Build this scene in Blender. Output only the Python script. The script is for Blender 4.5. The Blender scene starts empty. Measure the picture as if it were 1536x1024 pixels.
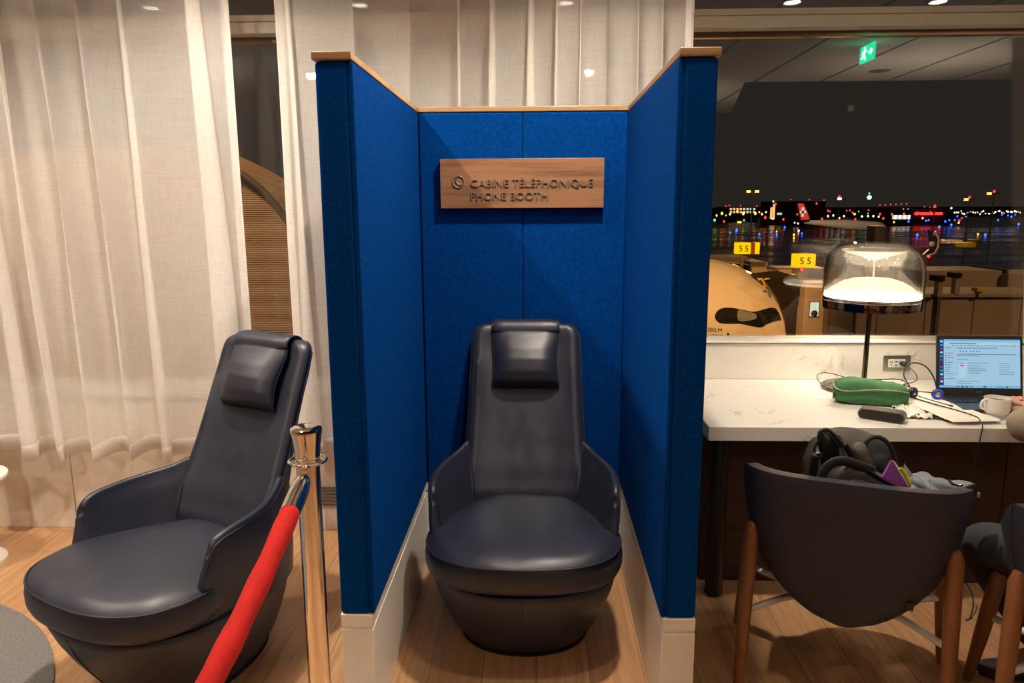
import bpy, bmesh, math, random
from mathutils import Vector, Matrix, noise
from mathutils.bvhtree import BVHTree
random.seed(7)
PI = math.pi
SC = bpy.context.scene
COL = SC.collection

# ------------------------------------------------------------ camera
F, H = 1116.5, 1.58
def nrm(v): return Vector(v).normalized()
Zc = nrm((-29, 6238, F)); Yc = nrm((37, 200, -F)); Xc = Yc.cross(Zc).normalized(); Yc = Zc.cross(Xc)
RW = Matrix((Xc, Yc, Zc))                       # world <- camera
cd = bpy.data.cameras.new('camera'); cam = bpy.data.objects.new('camera', cd); COL.objects.link(cam)
cam.matrix_world = Matrix.Translation((0, 0, H)) @ RW.to_4x4()
cd.sensor_width = 36; cd.lens = 36 * F / 1536; cd.clip_start = .02; cd.clip_end = 4000
SC.camera = cam
def ray(px, py): return RW @ Vector((px - 768, 512 - py, -F))
def at(px, py, y=None, z=None):
    d = ray(px, py); t = y / d.y if y is not None else (z - H) / d.z
    return Vector((d.x * t, d.y * t, d.z * t + H))

# ------------------------------------------------------------ materials
def sr(r, g, b):
    f = lambda c: (c / 255 / 12.92) if c / 255 <= .04045 else ((c / 255 + .055) / 1.055) ** 2.4
    return (f(r), f(g), f(b), 1)
class NT:
    def __init__(s, name):
        s.m = bpy.data.materials.new(name); s.m.use_nodes = True; s.t = s.m.node_tree; s.t.nodes.clear()
        s.out = s.n('ShaderNodeOutputMaterial')
    def n(s, typ, **kw):
        o = s.t.nodes.new(typ)
        for k, v in kw.items():
            if hasattr(o, k): setattr(o, k, v)
        return o
    def l(s, a, b): s.t.links.new(a, b)
    def coords(s, scale=(1, 1, 1), rot=(0, 0, 0), kind='Object'):
        tc = s.n('ShaderNodeTexCoord'); mp = s.n('ShaderNodeMapping'); s.l(tc.outputs[kind], mp.inputs[0])
        mp.inputs['Scale'].default_value = scale; mp.inputs['Rotation'].default_value = rot; return mp.outputs[0]
    def noise(s, vec, scale, detail=3, rough=.5, dist=0):
        o = s.n('ShaderNodeTexNoise'); s.l(vec, o.inputs['Vector'])
        o.inputs['Scale'].default_value = scale; o.inputs['Detail'].default_value = detail
        o.inputs['Roughness'].default_value = rough; o.inputs['Distortion'].default_value = dist; return o.outputs['Fac']
    def ramp(s, fac, stops):
        o = s.n('ShaderNodeValToRGB'); s.l(fac, o.inputs[0]); e = o.color_ramp.elements
        while len(e) < len(stops): e.new(.5)
        for i, (p, c) in enumerate(stops): e[i].position = p; e[i].color = c
        return o.outputs[0]
    def bump(s, h, strength, dist=.01):
        o = s.n('ShaderNodeBump'); s.l(h, o.inputs['Height']); o.inputs['Strength'].default_value = strength
        o.inputs['Distance'].default_value = dist; return o.outputs[0]
    def pbr(s, **kw):
        o = s.n('ShaderNodeBsdfPrincipled')
        for k, v in kw.items():
            i = o.inputs[k.replace('_', ' ')]
            if hasattr(v, 'is_linked') or hasattr(v, 'links'): s.l(v, i)
            else: i.default_value = v
        s.l(o.outputs[0], s.out.inputs[0]); return o
def mul(c, k): return (min(1, c[0] * k), min(1, c[1] * k), min(1, c[2] * k), 1)
def simple(name, c, rough=.5, metal=0, var=.12, nscale=30, bump=0, bscale=200, **kw):
    t = NT(name); v = t.coords()
    col = t.ramp(t.noise(v, nscale), [(.3, mul(c, 1 - var)), (.7, mul(c, 1 + var))])
    a = dict(Base_Color=col, Roughness=rough, Metallic=metal, **kw)
    if bump: a['Normal'] = t.bump(t.noise(v, bscale, 4), bump, .003)
    t.pbr(**a); return t.m
def emis(name, c, s, var=0):
    t = NT(name); e = t.n('ShaderNodeEmission'); e.inputs[0].default_value = c; e.inputs[1].default_value = s
    if var:
        v = t.coords(); t.l(t.ramp(t.noise(v, var), [(.3, mul(c, .6)), (.7, c)]), e.inputs[0])
    t.l(e.outputs[0], t.out.inputs[0]); return t.m
def wood(name, c1, c2, scale=(3, 40, 40), rough=.45, rot=(0, 0, 0)):
    t = NT(name); v = t.coords(scale, rot)
    n1 = t.noise(v, 1.2, 6, .6, .6); col = t.ramp(n1, [(.25, c2), (.5, mul(c1, .9)), (.75, c1)])
    t.pbr(Base_Color=col, Roughness=rough, Normal=t.bump(t.noise(v, 4, 4), .06, .002)); return t.m

M = {}
M['felt'] = (lambda: (lambda t: (lambda v: t.pbr(
    Base_Color=t.ramp(t.noise(v, 95, 6, .75), [(.32, (.0007, .026, .140, 1)), (.68, (.0012, .058, .285, 1))]), Roughness=.95,
    Sheen_Weight=.05, Sheen_Tint=(.02, .25, 1, 1), Specular_IOR_Level=.02, Normal=t.bump(t.noise(v, 260, 5, .7), .35, .004)))(t.coords()))(NT('blue_felt')))()
M['felt'] = bpy.data.materials['blue_felt']
def leather(name, c, rough=.42):
    t = NT(name); v = t.coords(); 
    cr = t.noise(v, 9, 4, .6, 1.2); fine = t.n('ShaderNodeTexVoronoi'); t.l(v, fine.inputs['Vector']); fine.inputs['Scale'].default_value = 420
    b1 = t.bump(fine.outputs['Distance'], .12, .001); bb = t.n('ShaderNodeBump'); t.l(cr, bb.inputs['Height']); bb.inputs['Strength'].default_value = .10; bb.inputs['Distance'].default_value = .012; t.l(b1, bb.inputs['Normal'])
    t.pbr(Base_Color=t.ramp(t.noise(v, 6), [(.3, mul(c, .9)), (.7, mul(c, 1.1))]), Roughness=rough, Specular_IOR_Level=.55, Normal=bb.outputs[0]); return t.m
M['leather'] = leather('navy_leather', (.0180, .0205, .0375, 1))
M['leather_trim'] = leather('navy_piping', (.012, .014, .032, 1), .5)
M['shellfab'] = simple('navy_upholstery', (.020, .020, .036, 1), .6, bump=.25, bscale=500)
M['oak'] = wood('oak_capping', (.44, .26, .125, 1), (.26, .14, .065, 1), (4, 60, 60))
M['walnut_sign'] = wood('walnut_sign_board', (.34, .165, .078, 1), (.135, .062, .030, 1), (2.2, 60, 30))
M['legwood'] = wood('walnut_legs', (.27, .105, .038, 1), (.15, .055, .020, 1), (40, 40, 4), .35)
M['darkwood'] = wood('dark_wood_panelling', (.055, .026, .016, 1), (.030, .014, .009, 1), (2, 40, 40), .5)
M['white'] = simple('white_laminate', (.86, .82, .76, 1), .35, var=.03)
M['wallpaint'] = simple('cream_wall_panels', (.74, .66, .56, 1), .5, var=.03)
M['frame'] = simple('cream_aluminium', (.62, .57, .48, 1), .4, var=.03)
M['chrome'] = simple('polished_chrome', (.86, .80, .72, 1), .07, 1, var=.03)
M['smchrome'] = simple('satin_steel', (.55, .52, .48, 1), .28, 1, var=.05)
M['darkchrome'] = simple('dark_polished_metal', (.16, .11, .08, 1), .12, 1, var=.03)
M['black'] = simple('black_metal', (.008, .008, .008, 1), .4)
M['blackplastic'] = simple('black_plastic', (.015, .014, .014, 1), .35)
M['blackfab'] = simple('black_nylon', (.018, .016, .014, 1), .55, bump=.3, bscale=600)
M['rubber'] = simple('grey_bag_lining', (.05, .052, .065, 1), .6, bump=.2)
M['velvet'] = simple('red_velvet', (.43, .010, .008, 1), .85, var=.12, nscale=25, bump=.5, bscale=38, Sheen_Weight=.15, Sheen_Tint=(1, .15, .1, 1), Specular_IOR_Level=.2)
M['letter'] = simple('bronze_letters', (.26, .19, .14, 1), .4, .3)
M['whiteplastic'] = simple('white_plastic', (.8, .78, .72, 1), .3, var=.02)
M['mug'] = simple('white_glazed_ceramic', (.82, .78, .72, 1), .12, var=.02)
M['paper'] = simple('paper_napkin', (.80, .74, .66, 1), .9, var=.05, bump=.35, bscale=80)
M['green'] = simple('green_canvas', (.045, .165, .055, 1), .8, bump=.3, bscale=500)
M['zip'] = simple('grey_zip', (.32, .33, .28, 1), .5, .3)
M['case'] = simple('dark_speaker_grille', (.012, .010, .009, 1), .6, bump=.5, bscale=900)
M['casetop'] = simple('taupe_speaker_shell', (.17, .12, .095, 1), .3, .4)
M['purple'] = simple('purple_card', (.30, .06, .34, 1), .5)
M['yellow'] = simple('yellow_fabric', (.75, .62, .03, 1), .5)
M['greycloth'] = simple('grey_blue_cloth', (.20, .22, .25, 1), .85, bump=.4, bscale=80)
M['rug'] = simple('grey_rug_pile', (.19, .18, .175, 1), 1, var=.25, nscale=120, bump=.8, bscale=300)
M['skin'] = simple('skin', (.62, .34, .23, 1), .5, var=.08, Subsurface_Weight=.1)
M['sweater'] = simple('taupe_knit', (.42, .33, .26, 1), .95, var=.1, bump=.6, bscale=300)
M['trouser'] = simple('dark_slate_trousers', (.028, .030, .038, 1), .85, var=.2, nscale=8, bump=.3, bscale=300)
M['shoe'] = simple('dark_grey_shoe', (.035, .03, .028, 1), .8, bump=.3)
M['hair'] = simple('brown_hair', (.05, .03, .02, 1), .6)
M['bluep'] = simple('blue_earpad', (.02, .06, .45, 1), .4)
M['laptop'] = simple('black_laptop_shell', (.022, .020, .019, 1), .4)
M['laptopdeck'] = simple('grey_laptop_deck', (.06, .06, .065, 1), .35, .5)
M['tile'] = simple('ceiling_tile', (.80, .77, .70, 1), .9, var=.03)

def mk_marble():
    t = NT('white_marble'); v = t.coords((1, 1, 1)); vs = []
    for sc, w, d in ((1.7, .010, 1.5), (3.8, .008, 1.0)):
        n = t.noise(v, sc, 7, .55, d); a = t.n('ShaderNodeMath', operation='SUBTRACT'); t.l(n, a.inputs[0]); a.inputs[1].default_value = .5
        b = t.n('ShaderNodeMath', operation='ABSOLUTE'); t.l(a.outputs[0], b.inputs[0])
        c = t.n('ShaderNodeMapRange'); t.l(b.outputs[0], c.inputs[0]); c.inputs[1].default_value = 0; c.inputs[2].default_value = w; c.inputs[3].default_value = 1; c.inputs[4].default_value = 0; vs.append(c.outputs[0])
    msk = t.n('ShaderNodeMapRange'); t.l(t.noise(v, 3.1, 2), msk.inputs[0]); msk.inputs[1].default_value = .56; msk.inputs[2].default_value = .70
    m1 = t.n('ShaderNodeMath', operation='MAXIMUM'); t.l(vs[0], m1.inputs[0]); t.l(vs[1], m1.inputs[1])
    m2 = t.n('ShaderNodeMath', operation='MULTIPLY'); t.l(m1.outputs[0], m2.inputs[0]); t.l(msk.outputs[0], m2.inputs[1])
    t.pbr(Base_Color=t.ramp(m2.outputs[0], [(0, (.80, .76, .69, 1)), (1, (.36, .27, .17, 1))]), Roughness=.3); return t.m
M['marble'] = mk_marble()
def mk_floor():
    t = NT('oak_plank_floor'); tc = t.n('ShaderNodeTexCoord'); mp = t.n('ShaderNodeMapping'); t.l(tc.outputs['Object'], mp.inputs[0]); mp.inputs['Rotation'].default_value = (0, 0, PI / 2)
    br = t.n('ShaderNodeTexBrick'); t.l(mp.outputs[0], br.inputs['Vector'])
    br.inputs['Scale'].default_value = 1; br.inputs['Brick Width'].default_value = 1.6; br.inputs['Row Height'].default_value = .185
    br.inputs['Mortar Size'].default_value = .0014; br.inputs['Color1'].default_value = (.62, .36, .185, 1); br.inputs['Color2'].default_value = (.47, .255, .125, 1); br.inputs['Mortar'].default_value = (.2, .10, .05, 1)
    br.offset = .37; br.inputs['Bias'].default_value = 0
    v = t.coords((30, 1.6, 1)); g = t.noise(v, 1.5, 6, .6, .8)
    gr = t.ramp(g, [(.3, (.72, .68, .64, 1)), (.65, (1.06, 1.06, 1.06, 1))])
    mx = t.n('ShaderNodeMix', data_type='RGBA', blend_type='MULTIPLY'); mx.inputs[0].default_value = 1; t.l(br.outputs['Color'], mx.inputs[6]); t.l(gr, mx.inputs[7])
    t.pbr(Base_Color=mx.outputs[2], Roughness=.36, Normal=t.bump(g, .05, .002)); return t.m
M['floor'] = mk_floor()
def mk_curtain(name, tr):
    t = NT(name); v = t.coords((900, 900, 900)); w = t.noise(t.coords((260, 260, 12)), 1, 2); w2 = t.noise(t.coords((12, 12, 300)), 1, 2)
    a = t.n('ShaderNodeMath', operation='ADD'); t.l(w, a.inputs[0]); t.l(w2, a.inputs[1])
    mr = t.n('ShaderNodeMapRange'); t.l(a.outputs[0], mr.inputs[0]); mr.inputs[1].default_value = .7; mr.inputs[2].default_value = 1.3; mr.inputs[3].default_value = tr - .05; mr.inputs[4].default_value = tr + .05
    # thin cloth looks denser the more edge-on the sheet is met
    df = t.n('ShaderNodeBsdfDiffuse'); df.inputs[0].default_value = (.94, .91, .87, 1)
    tl = t.n('ShaderNodeBsdfTranslucent'); tl.inputs[0].default_value = (.92, .89, .84, 1)
    tp = t.n('ShaderNodeBsdfTransparent'); m1 = t.n('ShaderNodeMixShader'); m1.inputs[0].default_value = .25; t.l(df.outputs[0], m1.inputs[1]); t.l(tl.outputs[0], m1.inputs[2])
    m2 = t.n('ShaderNodeMixShader'); t.l(mr.outputs[0], m2.inputs[0]); t.l(m1.outputs[0], m2.inputs[1]); t.l(tp.outputs[0], m2.inputs[2]); t.l(m2.outputs[0], t.out.inputs[0]); return t.m
M['sheer'] = mk_curtain('sheer_curtain', .45)
M['hem'] = mk_curtain('curtain_hem_cloth', .10)
def mk_pane(name, tint, refl, rough=.0):
    t = NT(name); tp = t.n('ShaderNodeBsdfTransparent'); tp.inputs[0].default_value = tint
    gl = t.n('ShaderNodeBsdfGlossy'); gl.inputs['Roughness'].default_value = rough
    lw = t.n('ShaderNodeLayerWeight'); lw.inputs[0].default_value = .5
    pw = t.n('ShaderNodeMath', operation='POWER'); t.l(lw.outputs['Facing'], pw.inputs[0]); pw.inputs[1].default_value = 4
    mm = t.n('ShaderNodeMath', operation='MULTIPLY_ADD'); t.l(pw.outputs[0], mm.inputs[0]); mm.inputs[1].default_value = .55; mm.inputs[2].default_value = .04 * refl
    mx = t.n('ShaderNodeMixShader'); t.l(mm.outputs[0], mx.inputs[0]); t.l(tp.outputs[0], mx.inputs[1]); t.l(gl.outputs[0], mx.inputs[2]); t.l(mx.outputs[0], t.out.inputs[0]); return t.m
M['pane'] = mk_pane('window_glass', (.93, .93, .92, 1), 1.7)
M['lampglass'] = mk_pane('smoked_lamp_glass', (.86, .84, .80, 1), 4.5)

# ------------------------------------------------------------ mesh helpers
def mesh(name, V, Fc, m=None, parent=None, smooth=True, world=False, mats=None, fm=None, auto=None):
    me = bpy.data.meshes.new(name)
    if world and parent is not None:
        inv = wm(parent).inverted(); V = [inv @ Vector(v) for v in V]
    me.from_pydata([tuple(v) for v in V], [], Fc)
    bm = bmesh.new(); bm.from_mesh(me); bmesh.ops.recalc_face_normals(bm, faces=bm.faces); bm.to_mesh(me); bm.free()
    for x in (mats or [m]):
        if x: me.materials.append(M[x] if isinstance(x, str) else x)
    if fm:
        for p, i in zip(me.polygons, fm): p.material_index = i
    for p in me.polygons: p.use_smooth = smooth
    o = bpy.data.objects.new(name, me); COL.objects.link(o)
    if parent is not None: o.parent = parent
    if auto and smooth: me.set_sharp_from_angle(angle=math.radians(auto))
    return o
def wm(o):
    m = o.matrix_basis.copy()
    return wm(o.parent) @ m if o.parent else m
def bevel(o, w, seg=3):
    b = o.modifiers.new('bevel', 'BEVEL'); b.width = w; b.segments = seg; b.limit_method = 'ANGLE'; b.angle_limit = .7
    for p in o.data.polygons: p.use_smooth = True
    o.data.set_sharp_from_angle(angle=.9); return o
def subs(o, n=1): s = o.modifiers.new('subsurf', 'SUBSURF'); s.levels = n; s.render_levels = n; return o
def boxvf(x0, x1, y0, y1, z0, z1):
    return ([(x0, y0, z0), (x1, y0, z0), (x1, y1, z0), (x0, y1, z0), (x0, y0, z1), (x1, y0, z1), (x1, y1, z1), (x0, y1, z1)],
            [(0, 3, 2, 1), (4, 5, 6, 7), (0, 1, 5, 4), (1, 2, 6, 5), (2, 3, 7, 6), (3, 0, 4, 7)])
def box(name, x0, x1, y0, y1, z0, z1, m, parent=None, bv=0, world=True):
    V, Fc = boxvf(x0, x1, y0, y1, z0, z1); o = mesh(name, V, Fc, m, parent, False, world)
    if bv: bevel(o, bv)
    return o
class MB:
    def __init__(s): s.V = []; s.F = []; s.mi = []
    def add(s, V, Fc, mi=0):
        b = len(s.V); s.V += [tuple(v) for v in V]; s.F += [tuple(i + b for i in f) for f in Fc]; s.mi += [mi] * len(Fc); return s
    def box(s, *a, mi=0): return s.add(*boxvf(*a), mi=mi)
    def build(s, name, m, parent=None, smooth=False, world=True, mats=None, auto=None):
        return mesh(name, s.V, s.F, m, parent, smooth, world, mats, s.mi if mats else None, auto)
def loftvf(rings, cap=True, closed=True):
    n = len(rings[0]); V = [p for r in rings for p in r]; Fc = []
    for i in range(len(rings) - 1):
        for j in range(n if closed else n - 1):
            k = (j + 1) % n; Fc.append((i * n + j, i * n + k, (i + 1) * n + k, (i + 1) * n + j))
    if cap and closed: Fc.append(tuple(range(n))[::-1]); Fc.append(tuple(range((len(rings) - 1) * n, len(rings) * n)))
    return V, Fc
def loft(name, rings, m, parent=None, cap=True, closed=True, world=False, auto=50):
    return mesh(name, *loftvf(rings, cap, closed), m, parent, True, world, auto=auto)
def lathevf(prof, n=40, c=(0, 0, 0), cap=True):
    rings = [[(c[0] + r * math.cos(2 * PI * j / n), c[1] + r * math.sin(2 * PI * j / n), c[2] + z) for j in range(n)] for r, z in prof]
    return loftvf(rings, cap)
def lathe(name, prof, m, parent=None, n=40, c=(0, 0, 0), world=True, cap=True, auto=35):
    return mesh(name, *lathevf(prof, n, c, cap), m, parent, True, world, auto=auto)
def cr(P, n=8, closed=False):
    P = [Vector(p) for p in P]; out = []; N = len(P)
    rng = N if closed else N - 1
    for i in range(rng):
        p1, p2 = P[i], P[(i + 1) % N]
        p0 = P[i - 1] if (closed or i > 0) else p1 * 2 - p2
        p3 = P[(i + 2) % N] if (closed or i + 2 < N) else p2 * 2 - p1
        for k in range(n):
            t = k / n
            out.append(.5 * ((2 * p1) + (p2 - p0) * t + (2 * p0 - 5 * p1 + 4 * p2 - p3) * t * t + (3 * p1 - p0 - 3 * p2 + p3) * t ** 3))
    if not closed: out.append(P[-1])
    return out
def tubevf(P, r, n=10, closed=False, flat=None, up=(0, 0, 1)):
    P = [Vector(p) for p in P]; N = len(P); rings = []; u = Vector(up); prev = None
    for i in range(N):
        a = P[(i - 1) % N] if (closed or i) else P[0]; b = P[(i + 1) % N] if (closed or i < N - 1) else P[-1]
        T = (b - a).normalized()
        if prev is None:
            S = T.cross(u)
            if S.length < .05: S = T.cross(Vector((1, 0, 0)))
        else: S = prev - T * prev.dot(T)
        S.normalize(); prev = S; W = T.cross(S)
        ri = r[i] if isinstance(r, (list, tuple)) else r
        rings.append([P[i] + S * ri * math.cos(2 * PI * j / n) + W * ri * (flat or 1) * math.sin(2 * PI * j / n) for j in range(n)])
    if closed:
        V, Fc = loftvf(rings, False); b = (N - 1) * n
        for j in range(n): k = (j + 1) % n; Fc.append((b + j, b + k, k, j))
        return V, Fc
    return loftvf(rings)
def tube(name, P, r, m, parent=None, n=10, closed=False, world=True, flat=None, up=(0, 0, 1)):
    return mesh(name, *tubevf(P, r, n, closed, flat, up), m, parent, True, world, auto=60)
def tag(o, label=None, cat=None, group=None, kind=None):
    if label: o['label'] = label
    if cat: o['category'] = cat
    if group: o['group'] = group
    if kind: o['kind'] = kind
    return o
def thing(name, label, cat, loc=(0, 0, 0), rz=0, group=None):
    o = bpy.data.objects.new(name, None); COL.objects.link(o); o.location = loc; o.rotation_euler = (0, 0, rz)
    o.empty_display_size = .1; return tag(o, label, cat, group)
def struct(o): o['kind'] = 'structure'; return o
def copy_tree(o, parent=None):
    c = o.copy(); COL.objects.link(c)
    if parent is not None: c.parent = parent
    for ch in list(o.children): copy_tree(ch, c)
    return c
def text(name, s, size, depth, m, parent, mtx, spacing=1.0, align='LEFT', bold=0):
    cu = bpy.data.curves.new(name, 'FONT'); cu.body = s; cu.size = size; cu.extrude = depth; cu.space_character = spacing; cu.align_x = align; cu.offset = bold; cu.resolution_u = 3
    o = bpy.data.objects.new(name, cu); COL.objects.link(o); dg = bpy.context.evaluated_depsgraph_get(); me = bpy.data.meshes.new_from_object(o.evaluated_get(dg))
    bpy.data.objects.remove(o); bpy.data.curves.remove(cu)
    me.transform((wm(parent).inverted() if parent is not None else Matrix()) @ mtx); me.materials.clear(); me.materials.append(M[m] if isinstance(m, str) else m)
    o = bpy.data.objects.new(name, me); COL.objects.link(o); o.parent = parent; return o
FACE = Matrix.Rotation(PI / 2, 4, 'X')          # text facing -Y

# ------------------------------------------------------------ setting
GY = 3.68
fl = box('floor', -6, 6, -8, 3.7, -.1, 0, 'floor'); struct(fl)
M['dim'] = simple('dark_brown_wall', (.030, .026, .023, 1), .8)
def mk_tile():
    t = NT('ceiling_planks'); v = t.coords(); sx = t.n('ShaderNodeSeparateXYZ'); t.l(v, sx.inputs[0])
    a = t.n('ShaderNodeMath', operation='ADD'); t.l(sx.outputs[0], a.inputs[0]); a.inputs[1].default_value = 30.2
    b = t.n('ShaderNodeMath', operation='MODULO'); t.l(a.outputs[0], b.inputs[0]); b.inputs[1].default_value = .76
    t.pbr(Base_Color=t.ramp(b.outputs[0], [(0, (.2, .18, .15, 1)), (.036, (.2, .18, .15, 1)), (.037, (.82, .77, .68, 1)), (1, (.82, .77, .68, 1))]), Roughness=.9); return t.m
M['ceil'] = mk_tile()
def slab(name, poly, z0, z1, m):
    n = len(poly); V = [(x, y, z0) for x, y in poly] + [(x, y, z1) for x, y in poly]
    return mesh(name, V, [tuple(range(n))[::-1], tuple(range(n, 2 * n))] + [(i, (i + 1) % n, n + (i + 1) % n, n + i) for i in range(n)], m, None, False)
struct(slab('ceiling', [(-6, GY + .05), (-6, -4.6), (2.97, -4.6), (2.4, -1.7), (6, -1.7), (6, GY + .05)], 3.0, 3.1, 'ceil'))
struct(box('ceiling', -6.1, 6.1, -8.1, GY + .1, 4.2, 4.3, 'dim'))
struct(box('wall_left', -6.1, -6, -8.1, 3.8, -.1, 4.2, 'wallpaint'))
struct(box('wall_right', 6, 6.1, -8.1, 3.8, -.1, 4.2, 'dim'))
struct(box('wall_front', -6, 6, -8.1, -8, -.1, 4.2, 'dim'))
struct(box('wall_back', -6, 6, GY, GY + .1, 3.1, 4.2, 'dim'))
# low wall under the curtained window: cladding with open joints, and the outer wall behind it
wb = MB(); xs = [-6, -4.66, -3.49, -2.32, -1.15, .02, .62]
for a, b in zip(xs, xs[1:]): wb.box(a + .002, b - .002, 3.47, 3.50, 0, .68)
wb.box(-6, .62, 3.50, GY + .1, 0, .68)
struct(bevel(wb.build('wall_back', 'wallpaint'), .0015, 1))
struct(box('window_ledge', -6, .62, 3.455, GY + .1, .681, .705, 'frame', bv=.003)).name = 'trim_1'
struct(box('wall_back', .62, 6, 3.62, GY + .1, 0, .93, 'wallpaint'))
# windows
w1 = box('window_1', -6, 6, GY, GY + .012, .70, 2.40, 'pane'); struct(w1)
w2 = box('window_2', -6, 6, GY, GY + .012, 2.43, 3.0, 'pane'); struct(w2)
tr = MB(); tr.box(-6, 6, 3.60, 3.76, 2.432, 2.462).box(-6, 6, 3.588, 3.76, 2.378, 2.428)
struct(bevel(tr.build('trim_2', 'frame'), .003))
struct(box('trim_3', -6, 6, 3.665, 3.70, 2.352, 2.377, 'darkchrome'))
struct(box('trim_4', .62, 6, 3.665, 3.70, .93, .95, 'frame'))
# floor grille seen behind the post
vent = thing('wall_vent', 'slotted air grille set in the cream wall panel behind the chrome post', 'vent', (-1.13, 3.468, .16))
g = MB()
for k in range(6): g.box(-1.24, -.98, 3.462, 3.470, .13 + k * .018, .137 + k * .018)
g.build('slats', simple('grille_slots', (.18, .16, .14, 1), .5), vent)
# rug
rg = lathe('round_rug', [(1.02, .002), (1.1, .002), (1.1, .012), (1.09, .016), (0.001, .016)], 'rug', None, 96, (-2.6, 1.7, 0))
tag(rg, 'round grey pile rug on the oak floor at the left corner', 'rug')

# ------------------------------------------------------------ sheer curtains
def curtain(name, label, x0, x1, yb, zt, zb, seed, flare=0, group=None, lam=.21, amp=.055, env=None):
    rnd = random.Random(seed); W = x1 - x0
    n = int(W / .005); rows = 26; th = 0; pts = []
    f1, f2, f3 = rnd.uniform(1.3, 2.2), rnd.uniform(3, 5), rnd.random() * 6
    for i in range(n + 1):
        s = i / n; x = x0 + W * s
        kk = 1 + .42 * math.sin(f1 * x * 2 + f3) + .22 * math.sin(f2 * x * 3); th += (W / n) / lam * 2 * PI * kk
        e = min(1, s / .04, (1 - s) / .04); pts.append((s, x, th, lam / kk / 2 / PI, e))
    def P(i, k):
        s, x, th, lk, e = pts[i]; v = k / (rows - 1); z = zt + (zb - zt) * v
        Q = lk * (1.55 + .75 * math.sin(x * 5.3 + seed) + .25 * math.sin(z * 1.3 + x * 4)) * (.75 + .35 * v); tw = .45 * math.sin(z * .9 + x * 3 + seed)
        px = x + e * Q * math.sin(th + tw) + flare * v * (x1 - x) * .11
        A = min(.05, amp * (.7 + .5 * v)) ; py = yb + A * math.cos(th + tw) + .008 * math.sin(3 * z + th * .37) + .005 * math.sin(2 * th + z * 4)
        if k >= rows - 2: z += .014 * math.cos(th + tw) + .008 * math.sin(x * 9)
        return (px, py, z)
    hb = .075
    root = mesh(name, [P(i, k) for i in range(n + 1) for k in range(rows)], [(i * rows + k, i * rows + k + 1, (i + 1) * rows + k + 1, (i + 1) * rows + k) for i in range(n) for k in range(rows - 1)], 'sheer', None)
    tag(root, label, 'curtain', group)
    hv = []; hf = []
    for i in range(n + 1):
        a = Vector(P(i, rows - 1)); hv += [(a.x, a.y - .003, a.z + hb), (a.x, a.y - .003, a.z - .002), (a.x, a.y + .003, a.z - .002), (a.x, a.y + .003, a.z + hb)]
    for i in range(n):
        for j in range(3): hf.append((i * 4 + j, i * 4 + j + 1, i * 4 + 4 + j + 1, i * 4 + 4 + j))
    mesh('hem', hv, hf, 'hem', root)
    for e in (0, n):
        ev = []
        for k in range(rows):
            a = Vector(P(e, k)); d = .035 if e == 0 else -.035
            ev += [(a.x, a.y - .002, a.z), (a.x + d, a.y - .004, a.z)]
        mesh('side_hem', ev, [(2 * k, 2 * k + 1, 2 * k + 3, 2 * k + 2) for k in range(rows - 1)], 'hem', root)
    return root
curtain('sheer_curtain', 'off-white sheer curtain hanging in folds behind the left-hand lounge chair', -3.9, -1.325, 3.33, 2.99, .425, 3, 1, 'sheer window curtains', lam=.25, amp=.045)
curtain('sheer_curtain', 'off-white sheer curtain hanging behind and above the blue phone booth', -1.135, .66, 3.36, 2.99, .43, 8, 0, 'sheer window curtains', lam=.155, amp=.035)
# pale curtain edge at the right end of the window, drawn aside
def side_curtain():
    rows, n = 20, 60; V = []
    for i in range(n):
        for k in range(rows):
            v = k / (rows - 1); z = 2.35 - 1.40 * v; th = i * .42
            V.append((2.205 + .155 * v ** .9 + i * .011, 3.635 + .016 * math.sin(th + .3 * v), z))
    return V, [(i * rows + k, i * rows + k + 1, (i + 1) * rows + k + 1, (i + 1) * rows + k) for i in range(n - 1) for k in range(rows - 1)]
V, Fc = side_curtain()
sc_ = mesh('sheer_curtain', V, Fc, 'hem'); tag(sc_, 'narrow pale sheer curtain at the right end of the window above the laptop', 'curtain', 'sheer window curtains')

# ------------------------------------------------------------ phone booth
BX0, BX1, IX0, IX1, BF, BB, BO = -.590, .474, -.487, .370, 2.05, 3.15, 3.25
ZP, ZT = .375, 1.966
booth = thing('phone_booth', 'blue felt-lined phone booth with oak top edge and white plinth, open at the front', 'phone booth', (-.058, 2.65, 0))
def plinth(x0, x1, y0, y1):
    m = MB(); m.box(x0, x1, y0, y1, .336, ZP); m.box(x0 + .002, x1 - .002, y0 + .002, y1 - .002, .326, .336); m.box(x0, x1, y0, y1, 0, .326)
    return bevel(m.build('plinth', 'white', booth), .002, 2)
plinth(BX0, IX0 - .006, BF, BO); plinth(IX1 + .006, BX1, BF, BO); plinth(IX0 - .006, IX1 + .006, BB + .006, BO)
def pad(name, x0, x1, y0, y1, z0, z1, bv=.012, parent=booth):
    return bevel(box(name, x0, x1, y0, y1, z0, z1, 'felt', parent), bv, 4)
for a, b, c, d in ((BX0, IX0 - .014, IX0 - .016, IX0), (IX1 + .014, BX1, IX1, IX1 + .016)):
    w = pad('side_wall', a, b, BF, BO, ZP, ZT)
    pad('felt_lining', c, d, BF + .002, BB - .001, ZP + .002, ZT - .001, .006, booth)
mx_ = -.058
pad('back_wall', IX0 - .004, IX1 + .004, BB + .016, BO - .002, ZP, ZT, .004)
pad('felt_lining', IX0 + .001, mx_ - .0005, BB, BB + .02, ZP, ZT - .001, .008); pad('felt_lining', mx_ + .0005, IX1 - .001, BB, BB + .02, ZP, ZT - .001, .008)
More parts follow.
